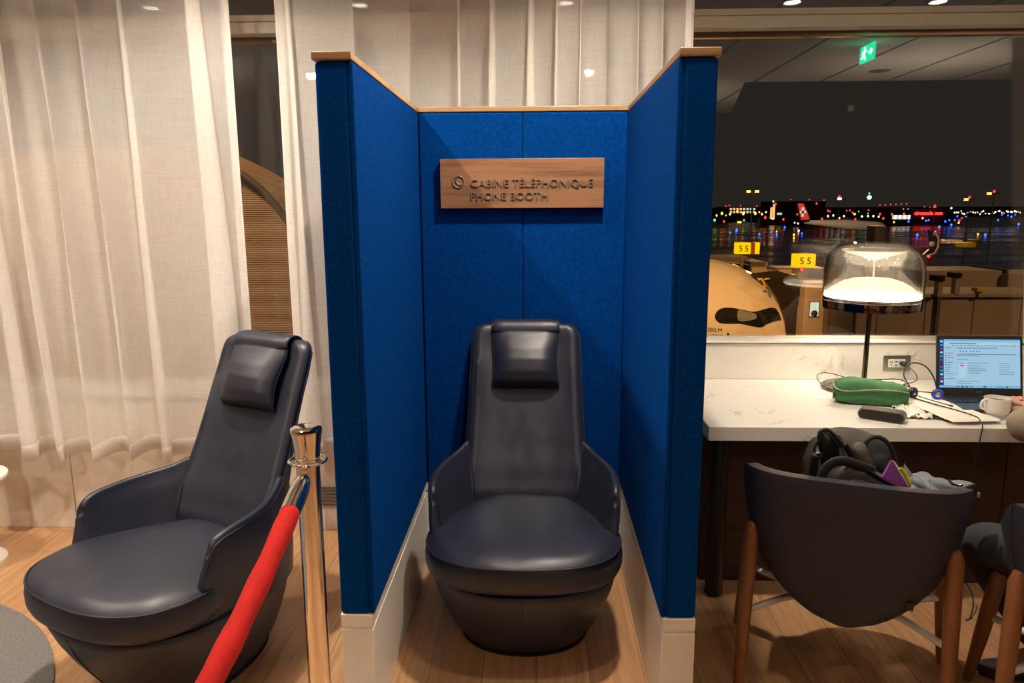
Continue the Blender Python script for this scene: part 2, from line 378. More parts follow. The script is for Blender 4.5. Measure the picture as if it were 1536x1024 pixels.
for a, b, c, d in ((BX0 - .006, IX0 - .002, BF - .006, BO + .004), (IX1 + .002, BX1 + .006, BF - .006, BO + .004), (IX0 - .002, IX1 + .002, BB + .0, BO + .004)):
    bevel(box('oak_capping', a, b, c, d, ZT + .001, ZT + .023, 'oak', booth), .004, 3)
# its sign
sg = thing('booth_sign', 'walnut sign board with raised bilingual lettering on the back wall of the phone booth', 'sign', (-.061, 3.148, 1.58))
bevel(box('sign_board', -.397, .275, 3.118, 3.148, 1.580, 1.780, 'walnut_sign', sg), .0015, 2)
def signtext(s, x, z, w, h):
    o = text('lettering', s, .043, .0022, 'letter', sg, Matrix.Identity(4), bold=-.0002)
    xs = [v.co.x for v in o.data.vertices]; b = text('lettering', 'H', .043, .004, 'letter', sg, Matrix.Identity(4)); 
    zs = [v.co.y for v in b.data.vertices]; bpy.data.objects.remove(b)
    inv = wm(sg).inverted(); fx = w / (max(xs) - min(xs)); fz = h / (max(zs) - min(zs)); x0 = min(xs); z0 = min(zs)
    back = wm(sg)
    for v in o.data.vertices:
        p = back @ v.co; X0 = x0 + back.translation.x; Z0 = z0 + back.translation.y
        v.co = inv @ Vector((x + (p.x - X0) * fx, 3.1157 - (p.z), z + (p.y - Z0) * fz))
    return o
signtext('CABINE TÉLÉPHONIQUE', -.271, 1.6665, .500, .030)
signtext('PHONE BOOTH', -.271, 1.6145, .315, .030)
cx, cz = -.322, 1.687
tube('lettering', [(cx + .0235 * math.cos(a * PI / 20), 3.1165, cz + .0235 * math.sin(a * PI / 20)) for a in range(40)], .0027, 'letter', sg, 8, True)
hs = [(-.008, .0135), (-.0115, .008), (-.0105, .001), (-.005, -.006), (.002, -.0105), (.009, -.0115), (.0135, -.008)]
tube('lettering', cr([(cx + a, 3.1165, cz + b) for a, b in hs], 4), [.0042 if (i < 5 or i > 19) else .0022 for i in range(25)], 'letter', sg, 8)

# ------------------------------------------------------------ rope barrier
st = thing('rope_barrier_post', 'polished chrome rope barrier post standing between the lounge chair and the blue booth', 'barrier post', (-.603, 1.86, 0))
c0 = (-.603, 1.86, 0)
lathe('base', [(.001, .0), (.16, 0), (.16, .012), (.15, .022), (.09, .038), (.04, .048), (.034, .06)], 'chrome', st, 56, c0)
lathe('post', [(.0305, .05), (.0305, .93)], 'chrome', st, 48, c0)
lathe('cap', [(.030, .925), (.032, .928), (.033, .938), (.035, .97), (.0405, 1.005), (.0412, 1.012), (.040, 1.017), (.030, 1.022), (.015, 1.0245), (.001, 1.025)], 'chrome', st, 48, c0)
m = MB(); m.add(*lathevf([(.033, .925), (.038, .925), (.038, .930), (.033, .930), (.033, .925)], 40, c0, False))
m.add(*tubevf([(c0[0] + .0475 * math.cos(a * PI / 24), c0[1] + .0475 * math.sin(a * PI / 24), .928) for a in range(48)], .0042, 10, True))
for a in range(4): m.add(*tubevf([(c0[0] + r * math.cos(a * PI / 2 + .6), c0[1] + r * math.sin(a * PI / 2 + .6), .928) for r in (.034, .046)], .0035, 8))
m.build('hook_ring', 'chrome', st, True, auto=60)
rp = thing('velvet_rope', 'red velvet barrier rope with chrome end hooked on the chrome post', 'rope', (-.603, 1.86, .90))
A_ = Vector((-.586, 1.80, .925)); B_ = Vector((-.525, -.28, .90))
def rope_pt(t):
    p = A_.lerp(B_, t); return p + Vector((0, 0, -.17 * 4 * t * (1 - t)))
def ring(c, r, ax, name, rr=.0032):
    ax = Vector(ax).normalized(); s = ax.orthogonal().normalized(); w = ax.cross(s)
    return tube(name, [c + s * r * math.cos(a * PI / 10) + w * r * math.sin(a * PI / 10) for a in range(20)], rr, 'chrome', rp, 8, True)
ring(Vector((-.600, 1.812, .930)), .016, (.3, .3, 1.5), 'hook', .0035); ring(Vector((-.590, 1.803, .926)), .011, (1, .3, 0), 'hook', .003)
capP = [rope_pt(t) for t in (.012, .016, .024, .034, .052, .078)]
mesh('end_cap', *tubevf(capP, [.006, .014, .0205, .0235, .0245, .0245], 24), 'chrome', rp, True, True, auto=60)
RP = [rope_pt(.076 + (.92 - .076) * k / 120) for k in range(121)]
rv, rf = tubevf(RP, .0235, 28)
rv = [Vector(v) for v in rv]
for i in range(121):
    for j in range(28):
        v = rv[i * 28 + j]; d = (v - RP[i]); rv[i * 28 + j] = RP[i] + d * (1 + .05 * math.sin(2 * (j / 28 * 2 * PI) + i * .55) + .04 * noise.noise(v * 45))
mesh('velvet_sleeve', rv, rf, 'velvet', rp, True, True)
mesh('end_cap', *tubevf([rope_pt(t) for t in (.92, .95, .975, .985)], [.0245, .0245, .02, .006], 24), 'chrome', rp, True, True, auto=60)

# little white side table at the left edge
tb = thing('side_table', 'small round white side table by the curtain at the left edge', 'side table', (-2.585, 3.08, 0))
lathe('table_top', [(.001, .385), (.16, .385), (.19, .392), (.19, .405), (.18, .41), (.001, .41)], 'white', tb, 48, (-2.585, 3.08, 0))
lathe('pedestal', [(.15, 0), (.15, .01), (.13, .03), (.07, .12), (.05, .25), (.06, .385)], 'white', tb, 40, (-2.585, 3.08, 0))
# ------------------------------------------------------------ lounge chairs
def interp(T, z):
    for (a, *va), (b, *vb) in zip(T, T[1:]):
        if z <= b: k = (z - a) / (b - a); k = max(0, k); return [p + (q - p) * k for p, q in zip(va, vb)]
    return list(T[-1][1:])
def make_lounge(label):
    root = thing('lounge_chair', label, 'lounge chair', (0, 0, 0))
    # --- lower shell
    N = 72
    def oval(w, yf, yr, z, ex=2.25):
        yc = -.12; out = []
        for j in range(N):
            a = 2 * PI * j / N; c, s = math.cos(a), math.sin(a)
            x = w * math.copysign(abs(c) ** (2 / ex), c); y = yc + ((yr - yc) if s > 0 else (yc - yf)) * math.copysign(abs(s) ** (2 / ex), s)
            out.append((x, y, z))
        return out
    prof = [(.0, .222, -.290, .235), (.006, .232, -.302, .250), (.03, .244, -.316, .258), (.09, .280, -.362, .278), (.16, .309, -.405, .288), (.23, .330, -.440, .296), (.285, .341, -.460, .300), (.305, .342, -.463, .300), (.311, .338, -.458, .296), (.312, .305, -.412, .27), (.312, .295, -.40, .26), (.336, .295, -.40, .26), (.336, .001, -.121, -.119)]
    loft('base_shell', [oval(w, a, b, z, 2.0 + .35 * z / .3) for z, w, a, b in prof], 'leather', root)
    loft('base_ring', [oval(w, a, b, z, 2.05) for z, w, a, b in ((.0, .205, -.27, .22), (.0, .236, -.305, .252), (.010, .238, -.308, .255), (.010, .205, -.27, .22))], 'black', root)
    tube('seam', [(0, yy, zz) for yy, zz in ((-.4635, .300), (-.4425, .23), (-.4075, .16), (-.3645, .09), (-.318, .03))], .0016, 'leather_trim', root, 6)
    # --- cushion
    half = [(0, -.492), (.12, -.484), (.22, -.453), (.299, -.392), (.338, -.305), (.345, -.225), (.335, -.165), (.310, -.105), (.272, -.045), (.232, .03), (.200, .10), (.16, .145), (.08, .16), (0, .165)]
    full = [(x, y, 0) for x, y in half] + [(-x, y, 0) for x, y in half[-2:0:-1]]
    O = cr(full, 4, True); cen = Vector((0, -.15, 0))
    def ringc(k, z, crown=0):
        out = []
        for p in O:
            d = p - cen; L = d.length; q = cen + d * (1 - k / L if k < L else 0) if k < 1 else cen + d * (2 - k)
            out.append((q.x, q.y, z))
        return out
    def ringf(f, z): return [((cen + (p - cen) * f).x, (cen + (p - cen) * f).y, z) for p in O]
    R = [ringf(.001, .328), ringf(.5, .328), ringc(.040, .328), ringc(.014, .331), ringc(.003, .342), ringc(-.004, .36), ringc(-.005, .39), ringc(-.001, .412), ringc(.004, .424), ringc(.010, .429), ringc(.024, .439), ringc(.055, .450), ringf(.68, .459), ringf(.5, .464), ringf(.3, .467), ringf(.12, .468), ringf(.001, .468)]
    R = [[(x, y, z + (.010 * noise.noise(Vector((x * 6, y * 6, 1))) if z > .435 else 0)) for x, y, z in r] for r in R]
    cu = loft('seat_cushion', R, 'leather', root)
    tube('piping', [(p[0], p[1], p[2]) for p in ringc(.002, .426)], .0038, 'leather_trim', cu, 8, True, world=False)
    # --- backrest: horizontal sections
    T = [(.30, .262, .105, .292), (.40, .262, .085, .296), (.46, .258, .088, .300), (.55, .250, .128, .308), (.62, .243, .168, .318), (.72, .238, .218, .336), (.82, .234, .262, .357), (.92, .231, .305, .380), (1.0, .229, .342, .402), (1.04, .227, .360, .413), (1.065, .223, .371, .420), (1.082, .212, .381, .426), (1.092, .195, .392, .428), (1.096, .170, .402, .424)]
    zs = [.30 + .02 * k for k in range(38)] + [1.05, 1.06, 1.07, 1.08, 1.087, 1.092, 1.096]
    rings = []
    for z in zs:
        w, f, r = interp(T, z); e = []; rho = min(.028, (r - f) * .45)
        conc = .022 * max(0, min(1, (1.09 - z) / .08)) * max(0, min(1, (z - .3) / .2))
        nf = 20
        for j in range(nf + 1):                   # front face
            x = (-1 + 2 * j / nf) * (w - rho); t = abs(x) / (w - rho)
            y = f + conc * (1 - t ** 3.0) - .006 * t ** 6 + .006 * noise.noise(Vector((x * 14, z * 5, 3)))
            if z > .5 and z < .78: y += .0035 * math.sin(x * 90 + noise.noise(Vector((x * 5, z * 9, 0))) * 5) * math.exp(-(x / .07) ** 2) * math.exp(-((z - .68) / .09) ** 2)
            e.append((x, y, z))
        for a in range(1, 8): a = -PI / 2 + a * PI / 8; e.append((w - rho + rho * math.cos(a), f + rho + rho * math.sin(a), z))
        for j in range(nf + 1):
            u = 1 - 2 * j / nf; x = u * w; rr = (r - f - rho); e.append((x, f + rho + rr * max(0, 1 - abs(u) ** 3.2) ** .5, z)) if 0 < j < nf else None
        for a in range(1, 8): a = PI + (a) * PI / 16 * 1.0; e.append((-(w - rho) + rho * math.cos(a), f + rho + rho * math.sin(a), z))
        rings.append(e)
    loft('backrest', rings, 'leather', root, auto=70)
    for s in (-1, 1):
        pts = [];
        for z in [.64 + .02 * k for k in range(22)]:
            w, f, r = interp(T, z); pts.append((s * (w + .001), f + .030, z))
        tube('piping', pts, .0028, 'leather_trim', root, 6)
    for s in (-1, 1):
        tube('seam', cr([(s * x, interp(T, z)[1] - .002, z) for x, z in ((.236, .635), (.226, .60), (.214, .56), (.206, .52), (.202, .47), (.200, .44))], 4), .0022, 'leather_trim', root, 6)
    # --- arms: closed strip sections swept from the front edge back into the backrest
    top = cr([(.340, -.200, .535), (.3435, -.190, .568), (.347, -.165, .588), (.350, -.12, .598), (.345, -.03, .606), (.322, .06, .613), (.285, .135, .624), (.250, .20, .645), (.215, .255, .66)], 5)
    bot = cr([(.300, -.275, .292), (.306, -.262, .292), (.312, -.24, .292), (.322, -.18, .295), (.326, -.06, .295), (.318, .07, .295), (.290, .16, .295), (.245, .225, .295), (.19, .262, .295)], 5)
    n = len(top)
    for s in (1, -1):
        rings = []
        for i in range(n):
            t0, b0 = Vector(top[i]), Vector(bot[i]); tg = (Vector(top[min(n - 1, i + 1)]) - Vector(top[max(0, i - 1)])); tg.z = 0; tg.normalize(); nin = Vector((-tg.y, tg.x, 0))
            if nin.dot(Vector((-t0.x, -.05 - t0.y, 0))) < 0: nin = -nin
            th = .030; K = 12; e = []
            for k in range(K + 1):
                v = k / K; p = b0.lerp(t0, v); p -= nin * .012 * math.sin(PI * v) ; p.z = b0.z + (t0.z - .018 - b0.z) * v; e.append(p)
            tc = e[-1] + nin * th / 2
            for a in range(1, 8): a = PI * a / 8; e.append(tc - nin * math.cos(a) * th / 2 + Vector((0, 0, math.sin(a) * .018)))
            for k in range(K, -1, -1): v = k / K; p = e[k] + nin * (th + (.02 + .115 * min(1, i / (n * .65)) ** 1.2) * (1 - v) ** .75); e.append(p)
            if i == 0:
                c = sum(e, Vector()) / len(e); 
                for q, tt in ((.35, .011), (.75, .005)):
                    rings.append([(s * (p.lerp(p + (e[(len(e) - 1 - jj)] - p) * .5, 1 - q).x), p.lerp(p + (e[len(e) - 1 - jj] - p) * .5, 1 - q).y - tt, p.z - (.012 if k_top(jj, len(e)) else 0) * (1 - q)) for jj, p in enumerate(e)])
            rings.append([(s * p.x, p.y, p.z) for p in e])
        ar = loft('armrest', rings, 'leather', root, auto=70)
        tube('piping', [(s * (p.x + .0005), p.y, p.z - .016) for i, p in enumerate([Vector(v) for v in top[:36]])], .0026, 'leather_trim', ar, 6, world=False)
        fr = [Vector(bot[0]).lerp(Vector(top[0]), k / 8) for k in range(9)]
        tube('piping', [(s * (p.x + .0005), p.y - .003, p.z - .016) for p in fr], .0026, 'leather_trim', ar, 6, world=False)
    # --- head cushion: one padded piece that thins out and folds over the top of the backrest
    def bf(z): return Vector((0, interp(T, z)[1] + .014 * max(0, min(1, (1.09 - z) / .08)), z))
    base = cr([bf(.842), bf(.90), bf(.96), bf(1.02), bf(1.06), (0, .374, 1.088), (0, .390, 1.100), (0, .415, 1.102), (0, .436, 1.090), (0, .440, 1.05), (0, .428, .98), (0, .415, .93)], 5)
    nb = len(base); rings = []
    def prof_t(u):                 # thickness along the piece
        P_ = [(0, .006), (.015, .030), (.05, .056), (.12, .072), (.22, .074), (.32, .064), (.42, .046), (.50, .028), (.58, .014), (.66, .009), (1, .008)]
        for (u0, t0), (u1, t1) in zip(P_, P_[1:]):
            if u <= u1: k = (u - u0) / (u1 - u0); return t0 + (t1 - t0) * k
        return .008
    L = [0]
    for p, q_ in zip(base, base[1:]): L.append(L[-1] + (q_ - p).length)
    dens = [k / 70 for k in range(71)]; dens = sorted(set([0, .004, .010, .018, .030, .042] + dens[1:]))
    for u in dens:
        d = u * L[-1]; i = max(j for j in range(nb) if L[j] <= d + 1e-9); i = min(i, nb - 2); k = (d - L[i]) / (L[i + 1] - L[i]); p = base[i].lerp(base[i + 1], k); t = (base[i + 1] - base[i]).normalized(); nn = Vector((1, 0, 0)).cross(t).normalized()
        if nn.y > 0 and u < .4: nn = -nn
        if u >= .4 and nn.dot(Vector((0, .2 if u > .62 else -.6, 1))) < 0 and u < .62: nn = -nn
        if u >= .62 and nn.y < 0: nn = -nn
        th = prof_t(u); hwid = .139 - .010 * math.sin(min(1, u / .42) * PI) ; e = []
        sag = .010 * math.exp(-u / .012)
        for a in range(40):
            ang = 2 * PI * a / 40; c_, s_ = math.cos(ang), math.sin(ang)
            xx = hwid * math.copysign(abs(c_) ** .45, c_); hh = .5 + .5 * math.copysign(abs(s_) ** .8, s_)
            yy = th * (hh if s_ > 0 else hh) * (1 - .35 * abs(xx / hwid) ** 4 * (u < .5))
            e.append(p + Vector((xx, 0, 0)) + nn * (yy + .002) - t * sag * (1 - (xx / hwid) ** 2) * -1 + nn * .002 * noise.noise(Vector((xx * 20, u * 8, 1))))
        rings.append(e)
    o = loft('head_cushion', rings, 'leather', root, auto=75)
    for s_ in (-1, 1):
        pts = [sum((r[j] for j in ((0,) if s_ > 0 else (20,))), Vector()) + Vector((s_ * .001, 0, 0)) for r in rings[3:46]]
        tube('piping', pts, .0022, 'leather_trim', o, 6, world=False)
    return root
def k_top(j, n): return .35 < j / n < .65
ch = make_lounge('navy leather high-backed lounge chair inside the blue phone booth'); ch.location = (-.045, 2.728, 0); ch['group'] = 'navy leather lounge chairs'
c2 = copy_tree(ch); c2.location = (-1.212, 2.428, 0); c2.rotation_euler.z = math.radians(-27)
c2['label'] = 'navy leather high-backed lounge chair in front of the sheer curtain, behind the red rope'
# ------------------------------------------------------------ counter
DX0, DF, DB, DZ = .662, 2.78, 3.60, .75
ct = thing('work_counter', 'long white marble work counter with backsplash under the window, seats drawn up to it', 'counter', (2.4, 3.2, 0))
bevel(box('countertop', DX0, 5.2, DF, DB, DZ - .056, DZ, 'marble', ct), .002, 2)
bevel(box('backsplash', DX0, 5.2, 3.598, 3.618, DZ + .001, .925, 'marble', ct), .001, 1)
struct(bevel(box('trim_5', DX0, 5.2, 3.585, 3.664, .9302, .944, 'marble'), .005, 3))
lathe('leg', [(.036, .012), (.036, .693)], 'black', ct, 32, (.735, 2.885, 0)); 
lg = lathe('leg', [(.036, .012), (.036, .693)], 'black', ct, 32, (4.2, 2.885, 0))
pn = MB()
for k in range(7): a = .70 + k * .62; pn.box(a + .0015, a + .6185, 3.0, 3.02, .0, .692)
pn.box(.70, 5.04, 3.021, 3.04, .0, .69); bevel(pn.build('front_panel', 'darkwood', ct), .001, 1)

# outlet in the backsplash
ol = thing('power_outlet', 'double wall outlet with white sockets in a steel plate on the marble backsplash', 'outlet', (1.746, 3.597, .80))
bevel(box('cover_plate', 1.682, 1.812, 3.593, 3.5975, .793, .871, 'smchrome', ol), .002, 2)
bevel(box('socket_insert', 1.705, 1.785, 3.590, 3.5925, .812, .852, 'whiteplastic', ol), .002, 2)
sl = MB()
for x in (1.718, 1.765):
    sl.box(x - .007, x - .004, 3.588, 3.5898, .834, .842).box(x + .004, x + .007, 3.588, 3.5898, .834, .842).box(x - .0018, x + .0018, 3.588, 3.5898, .823, .829)
for z in (.822, .840): sl.box(1.736, 1.748, 3.588, 3.5898, z - .0025, z + .0025)
sl.build('slots', 'black', ol)
for x in (1.692, 1.802): lathe('screw', [(.001, -.001), (.004, -.001), (.004, .002), (.001, .002)], 'smchrome', ol, 16, (0, 0, 0), world=False).matrix_local = Matrix.Translation((x - 1.746, -.0045, .032)) @ FACE
pl = thing('power_adapter', 'black plug and thin cable running from the wall outlet to the counter', 'plug', (1.772, 3.57, .80))
m = MB(); m.add(*tubevf([(1.765, 3.5885, .833), (1.765, 3.575, .833), (1.768, 3.560, .832), (1.775, 3.548, .828)], [.010, .013, .012, .005], 12)); m.build('plug', 'black', pl, True)
tube('cord', cr([(1.775, 3.55, .828), (1.80, 3.52, .80), (1.80, 3.50, .77), (1.73, 3.47, .755), (1.66, 3.44, .758), (1.60, 3.40, .756), (1.64, 3.36, .754), (1.76, 3.33, .754), (1.85, 3.29, .754), (1.93, 3.24, .756)], 6), .0022, 'blackplastic', pl, 6)
bevel(box('power_brick', 1.575, 1.67, 3.40, 3.45, .751, .775, 'blackplastic', pl), .006, 3)

def mk_disc_reflection():
    t = NT('disc_reflection'); d = t.n('ShaderNodeBsdfPrincipled'); d.inputs['Base Color'].default_value = (.9, .85, .78, 1); d.inputs['Emission Color'].default_value = (1, .84, .66, 1); d.inputs['Emission Strength'].default_value = .16
    tp = t.n('ShaderNodeBsdfTransparent'); mx = t.n('ShaderNodeMixShader'); mx.inputs[0].default_value = .42; t.l(tp.outputs[0], mx.inputs[1]); t.l(d.outputs[0], mx.inputs[2]); t.l(mx.outputs[0], t.out.inputs[0]); return t.m
# ------------------------------------------------------------ table lamp
LX, LY = 1.517, 3.405
lm = thing('table_lamp', 'table lamp with smoked glass dome shade and lit white disc on the counter', 'table lamp', (LX, LY, .75))
lathe('base', [(.001, 0), (.168, 0), (.172, .003), (.172, .010), (.168, .0135), (.03, .015), (.001, .015)], 'darkchrome', lm, 64, (LX - .02, LY - .005, .7505))
lathe('stem', [(.0115, .765), (.0115, 1.17)], 'darkchrome', lm, 24, (LX - .005, LY, 0))
pf = [(.206, 1.126), (.210, 1.17), (.2115, 1.22), (.2115, 1.27), (.208, 1.315), (.197, 1.358), (.176, 1.390), (.145, 1.410), (.10, 1.421), (.05, 1.424), (.001, 1.425)]
pc = cr([(r, 0, z) for r, z in pf], 4); pr = [(p.x, p.z) for p in pc]
lathe('glass_shade', pr + [(.001, pr[-1][1] - .003)] + [(max(.001, r - .003), z - .002) for r, z in pr[::-1][1:]], 'lampglass', lm, 96, (LX, LY, 0), cap=False)
M['lampdisc'] = emis('lamp_disc_glow', (1, .86, .66, 1), 7)
M['domereflection'] = (lambda t: (t.pbr(Base_Color=(.92, .86, .78, 1), Roughness=.35, Emission_Color=(1, .82, .62, 1), Emission_Strength=.10), t.m)[1])(NT('dome_reflection'))
lathe('band', [(.2065, 1.128), (.2090, 1.165), (.2070, 1.165), (.2045, 1.128), (.2065, 1.128)], 'darkchrome', lm, 96, (LX, LY, 0), cap=False)
lathe('light_disc', [(.001, 1.178), (.200, 1.178), (.203, 1.183), (.200, 1.188), (.001, 1.188)], 'lampdisc', lm, 72, (LX, LY, 0))
M['discreflection'] = mk_disc_reflection()
lathe('reflection_cone', [(.198, 1.190), (.188, 1.203), (.160, 1.226), (.125, 1.247), (.085, 1.260), (.04, 1.265), (.006, 1.266)], 'discreflection', lm, 72, (LX, LY, 0), cap=False)  # glowing cone stands in for the disc's reflection in the dome glass
lathe('reflection_dish', [(.004, 1.189), (.004, 1.34), (.03, 1.352), (.10, 1.372), (.138, 1.386), (.140, 1.389), (.134, 1.391), (.09, 1.379), (.001, 1.374)], 'domereflection', lm, 72, (LX, LY, 0))  # pale dish stands in for the reflection in the top of the dome
tube('cord', cr([(LX - .19, LY + .02, .765), (LX - .20, LY + .05, .79), (LX - .17, LY + .10, .80), (LX - .10, LY + .15, .79), (LX + .02, LY + .17, .757), (LX + .15, LY + .17, .757)], 6), .002, 'blackplastic', lm, 6)

# ------------------------------------------------------------ green pouch
def blobbox(name, w, d, h, m, parent, G=14, e=5, zsh=None, noi=.0, puff=.0, seed=0):
    V = []; Fc = []; idx = {}
    def sp(a, b, c):
        L = (abs(a) ** e + abs(b) ** e + abs(c) ** e) ** (1 / e); return a / L, b / L, c / L
    for ax in range(3):
        for sg_ in (-1, 1):
            base = len(V)
            for i in range(G + 1):
                for j in range(G + 1):
                    u, v = -1 + 2 * i / G, -1 + 2 * j / G; q = [0, 0, 0]; q[ax] = sg_; q[(ax + 1) % 3] = u; q[(ax + 2) % 3] = v
                    a, b, c = sp(*q); z = (c + 1) / 2 * h; x, y = a * w / 2, b * d / 2
                    if puff: z += puff * (1 - a * a) * (1 - b * b) * (1 if c > 0 else 0)
                    if noi:
                        nv = noise.noise_vector(Vector((a * 2 + seed, b * 2, c * 2))) * noi; x += nv.x; y += nv.y; z += nv.z * (1 if z > .004 else 0)
                    if zsh: x, y, z = zsh(x, y, z)
                    V.append((x, y, z))
            for i in range(G):
                for j in range(G): p = base + i * (G + 1) + j; Fc.append((p, p + G + 1, p + G + 2, p + 1))
    o = mesh(name, V, Fc, m, parent); bm = bmesh.new(); bm.from_mesh(o.data); bmesh.ops.remove_doubles(bm, verts=bm.verts, dist=.00005); bmesh.ops.recalc_face_normals(bm, faces=bm.faces); bm.to_mesh(o.data); bm.free()
    return o
pch = thing('zip_pouch', 'soft green canvas zip pouch lying on the counter in front of the lamp base', 'pouch', (1.432, 3.155, .7505), math.radians(-14))
def psh(x, y, z):
    k = (x + .15) / .30; z *= 1.0 - .06 * k + .05 * math.sin(6 * k); return x, y * (1 - .12 * k), z
blobbox('body', .295, .15, .092, 'green', pch, 20, 4.2, psh, .006, .012, 3)
zp = [(-.132, -.05, .060), (-.128, .045, .068), (-.10, .02, .09), (-.09, -.045, .083)]
tube('zipper', cr([(-.147, .035, .083), (-.150, -.01, .078), (-.143, -.055, .066), (-.10, -.0765, .062), (0, -.0785, .074), (.08, -.074, .074), (.138, -.054, .064)], 6), .0028, 'zip', pch, 6, world=False)
box('tag', -.1525, -.149, -.052, -.022, .020, .05, 'black', pch, world=False)

# dark portable speaker
spk = thing('portable_speaker', 'slim dark portable speaker with a taupe top lying beside the green pouch', 'speaker', (1.362, 2.885, .7505), math.radians(-34))
def pill(L, D, Hh, y0, y1, n=10):
    rings = []
    for y in (y0, y1):
        e = []
        for cx_, a0 in ((L / 2 - Hh / 2, -90), (-L / 2 + Hh / 2, 90)):
            for k in range(n + 1): a = math.radians(a0 + 180 * k / n); e.append((cx_ + Hh / 2 * math.cos(a), y, Hh / 2 + Hh / 2 * math.sin(a)))
        rings.append(e)
    return rings
bevel(loft('casing', pill(.170, 0, .043, -.024, .036), 'casetop', spk), .003, 3)
loft('grille', pill(.158, 0, .036, -.0255, -.0243), 'case', spk).location = (0, 0, .0035)

# crumpled tissues and napkins
def crumple(name, label, P, z0, amp, seed, m='paper', lift=None, grp=None):
    G = 26; V = []
    a, b, c, d = [Vector(p) for p in P]
    for i in range(G + 1):
        for j in range(G + 1):
            u, v = i / G, j / G; p = (a * (1 - u) + b * u) * (1 - v) + (d * (1 - u) + c * u) * v
            n1 = noise.noise(Vector((u * 4 + seed, v * 4, 0))); n2 = abs(noise.noise(Vector((u * 9 + seed, v * 9, 5))))
            z = z0 + amp * (abs(n1) + .5 * n2) + (lift(u, v) if lift else 0); V.append((p[0] + .012 * n1, p[1] + .010 * n2, z))
    o = mesh(name, V, [(i * (G + 1) + j, i * (G + 1) + j + 1, (i + 1) * (G + 1) + j + 1, (i + 1) * (G + 1) + j) for i in range(G) for j in range(G)], m)
    s = o.modifiers.new('thick', 'SOLIDIFY'); s.thickness = .0006; return tag(o, label, 'napkin', grp)
crumple('tissue', 'crumpled white tissue between the green pouch and the black phone', [(1.452, 2.90), (1.560, 2.885), (1.60, 3.10), (1.50, 3.12)], .752, .030, 2)
crumple('paper_napkin', 'flat white paper napkin spread under the headset and the white mug', [(1.60, 2.81), (1.80, 2.83), (1.74, 3.24), (1.55, 3.20)], .7635, .0035, 9)
# phone
ph = thing('mobile_phone', 'black phone lying on the counter half under the paper napkin', 'phone', (1.60, 2.925, .7505), math.radians(-40))
bevel(box('body', -.075, .075, -.036, .036, 0, .008, 'black', ph, world=False), .003, 3); box('screen', -.070, .070, -.032, .032, .0081, .0086, 'blackplastic', ph, world=False)

# mug
mg = thing('coffee_mug', 'white ceramic mug on the paper napkin in front of the laptop', 'mug', (1.828, 2.925, .7665))
lathe('cup', [(.001, 0), (.030, 0), (.036, .002), (.043, .010), (.046, .022), (.0475, .06), (.048, .066), (.0465, .067), (.0455, .064), (.043, .02), (.034, .008), (.001, .006)], 'mug', mg, 48, world=False)
tube('handle', cr([(-.044, -.006, .056), (-.060, -.010, .058), (-.070, -.012, .045), (-.066, -.011, .028), (-.045, -.006, .018)], 6), .0052, 'mug', mg, 10, world=False)
lathe('coffee', [(.001, .050), (.0452, .050), (.0452, .052), (.001, .052)], simple('coffee', (.05, .02, .01, 1), .1), mg, 32, world=False)

# ------------------------------------------------------------ laptop
lp = thing('laptop', 'open black laptop with a lit blue-white screen showing an inbox, on the counter', 'laptop', (1.93, 3.215, .7505), math.radians(-3))
LW = .36
bevel(box('keyboard_deck', -LW / 2, LW / 2, -.235, .0, .002, .017, 'laptopdeck', lp, world=False), .004, 3)
kb = MB()
for r in range(6):
    nk = 15
    for k in range(nk):
        if r == 0 and 3 < k < 9: continue
        x0 = -.165 + k * .022; y0 = -.130 + r * .019; kb.box(x0 + .001, x0 + .0195, y0, y0 + .0165, .017, .0192)
    if r == 0: kb.box(-.165 + .089, -.165 + .197, -.130, -.1135, .017, .0192)
kb.build('keyboard', 'black', lp, world=False)
box('touchpad', -.05, .05, -.222, -.150, .0171, .0176, 'laptop', lp, world=False)
tilt = math.radians(12)
lid = bevel(box('lid', -LW / 2, LW / 2, -.004, .004, 0, .262, 'laptop', lp, world=False), .003, 2); lid.location = (0, .004, .015); lid.rotation_euler.x = -tilt
def scrmat(n, c, s=1.3): M[n] = emis(n, c, s * .58)
scrmat('screen_bg', sr(176, 216, 240), 1.0); scrmat('screen_bar', sr(20, 70, 130), 1.0); scrmat('screen_white', sr(190, 226, 246), 1.0); scrmat('screen_text', sr(125, 165, 200), .9); scrmat('screen_head', sr(130, 190, 235), 1.0); scrmat('screen_red', sr(200, 60, 60), 1.0); scrmat('screen_cyan', sr(40, 190, 200), 1.0); scrmat('screen_lilac', sr(205, 190, 225), 1.0); scrmat('screen_dark', sr(35, 60, 100), 1.0)
names = ['screen_bg', 'screen_bar', 'screen_white', 'screen_text', 'screen_head', 'screen_red', 'screen_cyan', 'screen_lilac', 'screen_dark']
sm = MB(); SW, SH, sx0, sz0 = .336, .212, -.168, .034
def q(x0, y0, x1, y1, mi, lay): # screen fractions from top-left
    X0, X1 = sx0 + SW * x0, sx0 + SW * x1; Z1, Z0 = sz0 + SH * (1 - y0), sz0 + SH * (1 - y1); y = -.0052 - .00015 * lay
    sm.add([(X0, y, Z0), (X1, y, Z0), (X1, y, Z1), (X0, y, Z1)], [(0, 1, 2, 3)], mi)
q(0, 0, 1, 1, 0, 0); q(0, 0, .055, .95, 1, 1); q(.055, 0, 1, .035, 4, 1); q(0, .95, 1, 1, 4, 2)
for k, c in enumerate((2, 6, 5, 2, 6, 5, 1, 5, 6, 2, 5, 2)): q(.012, .03 + k * .075, .042, .07 + k * .075, c, 2)
q(.22, .165, .72, .20, 4, 2); q(.07, .07, .9, .11, 2, 2); q(.12, .075, .46, .10, 3, 3)
r_ = random.Random(4)
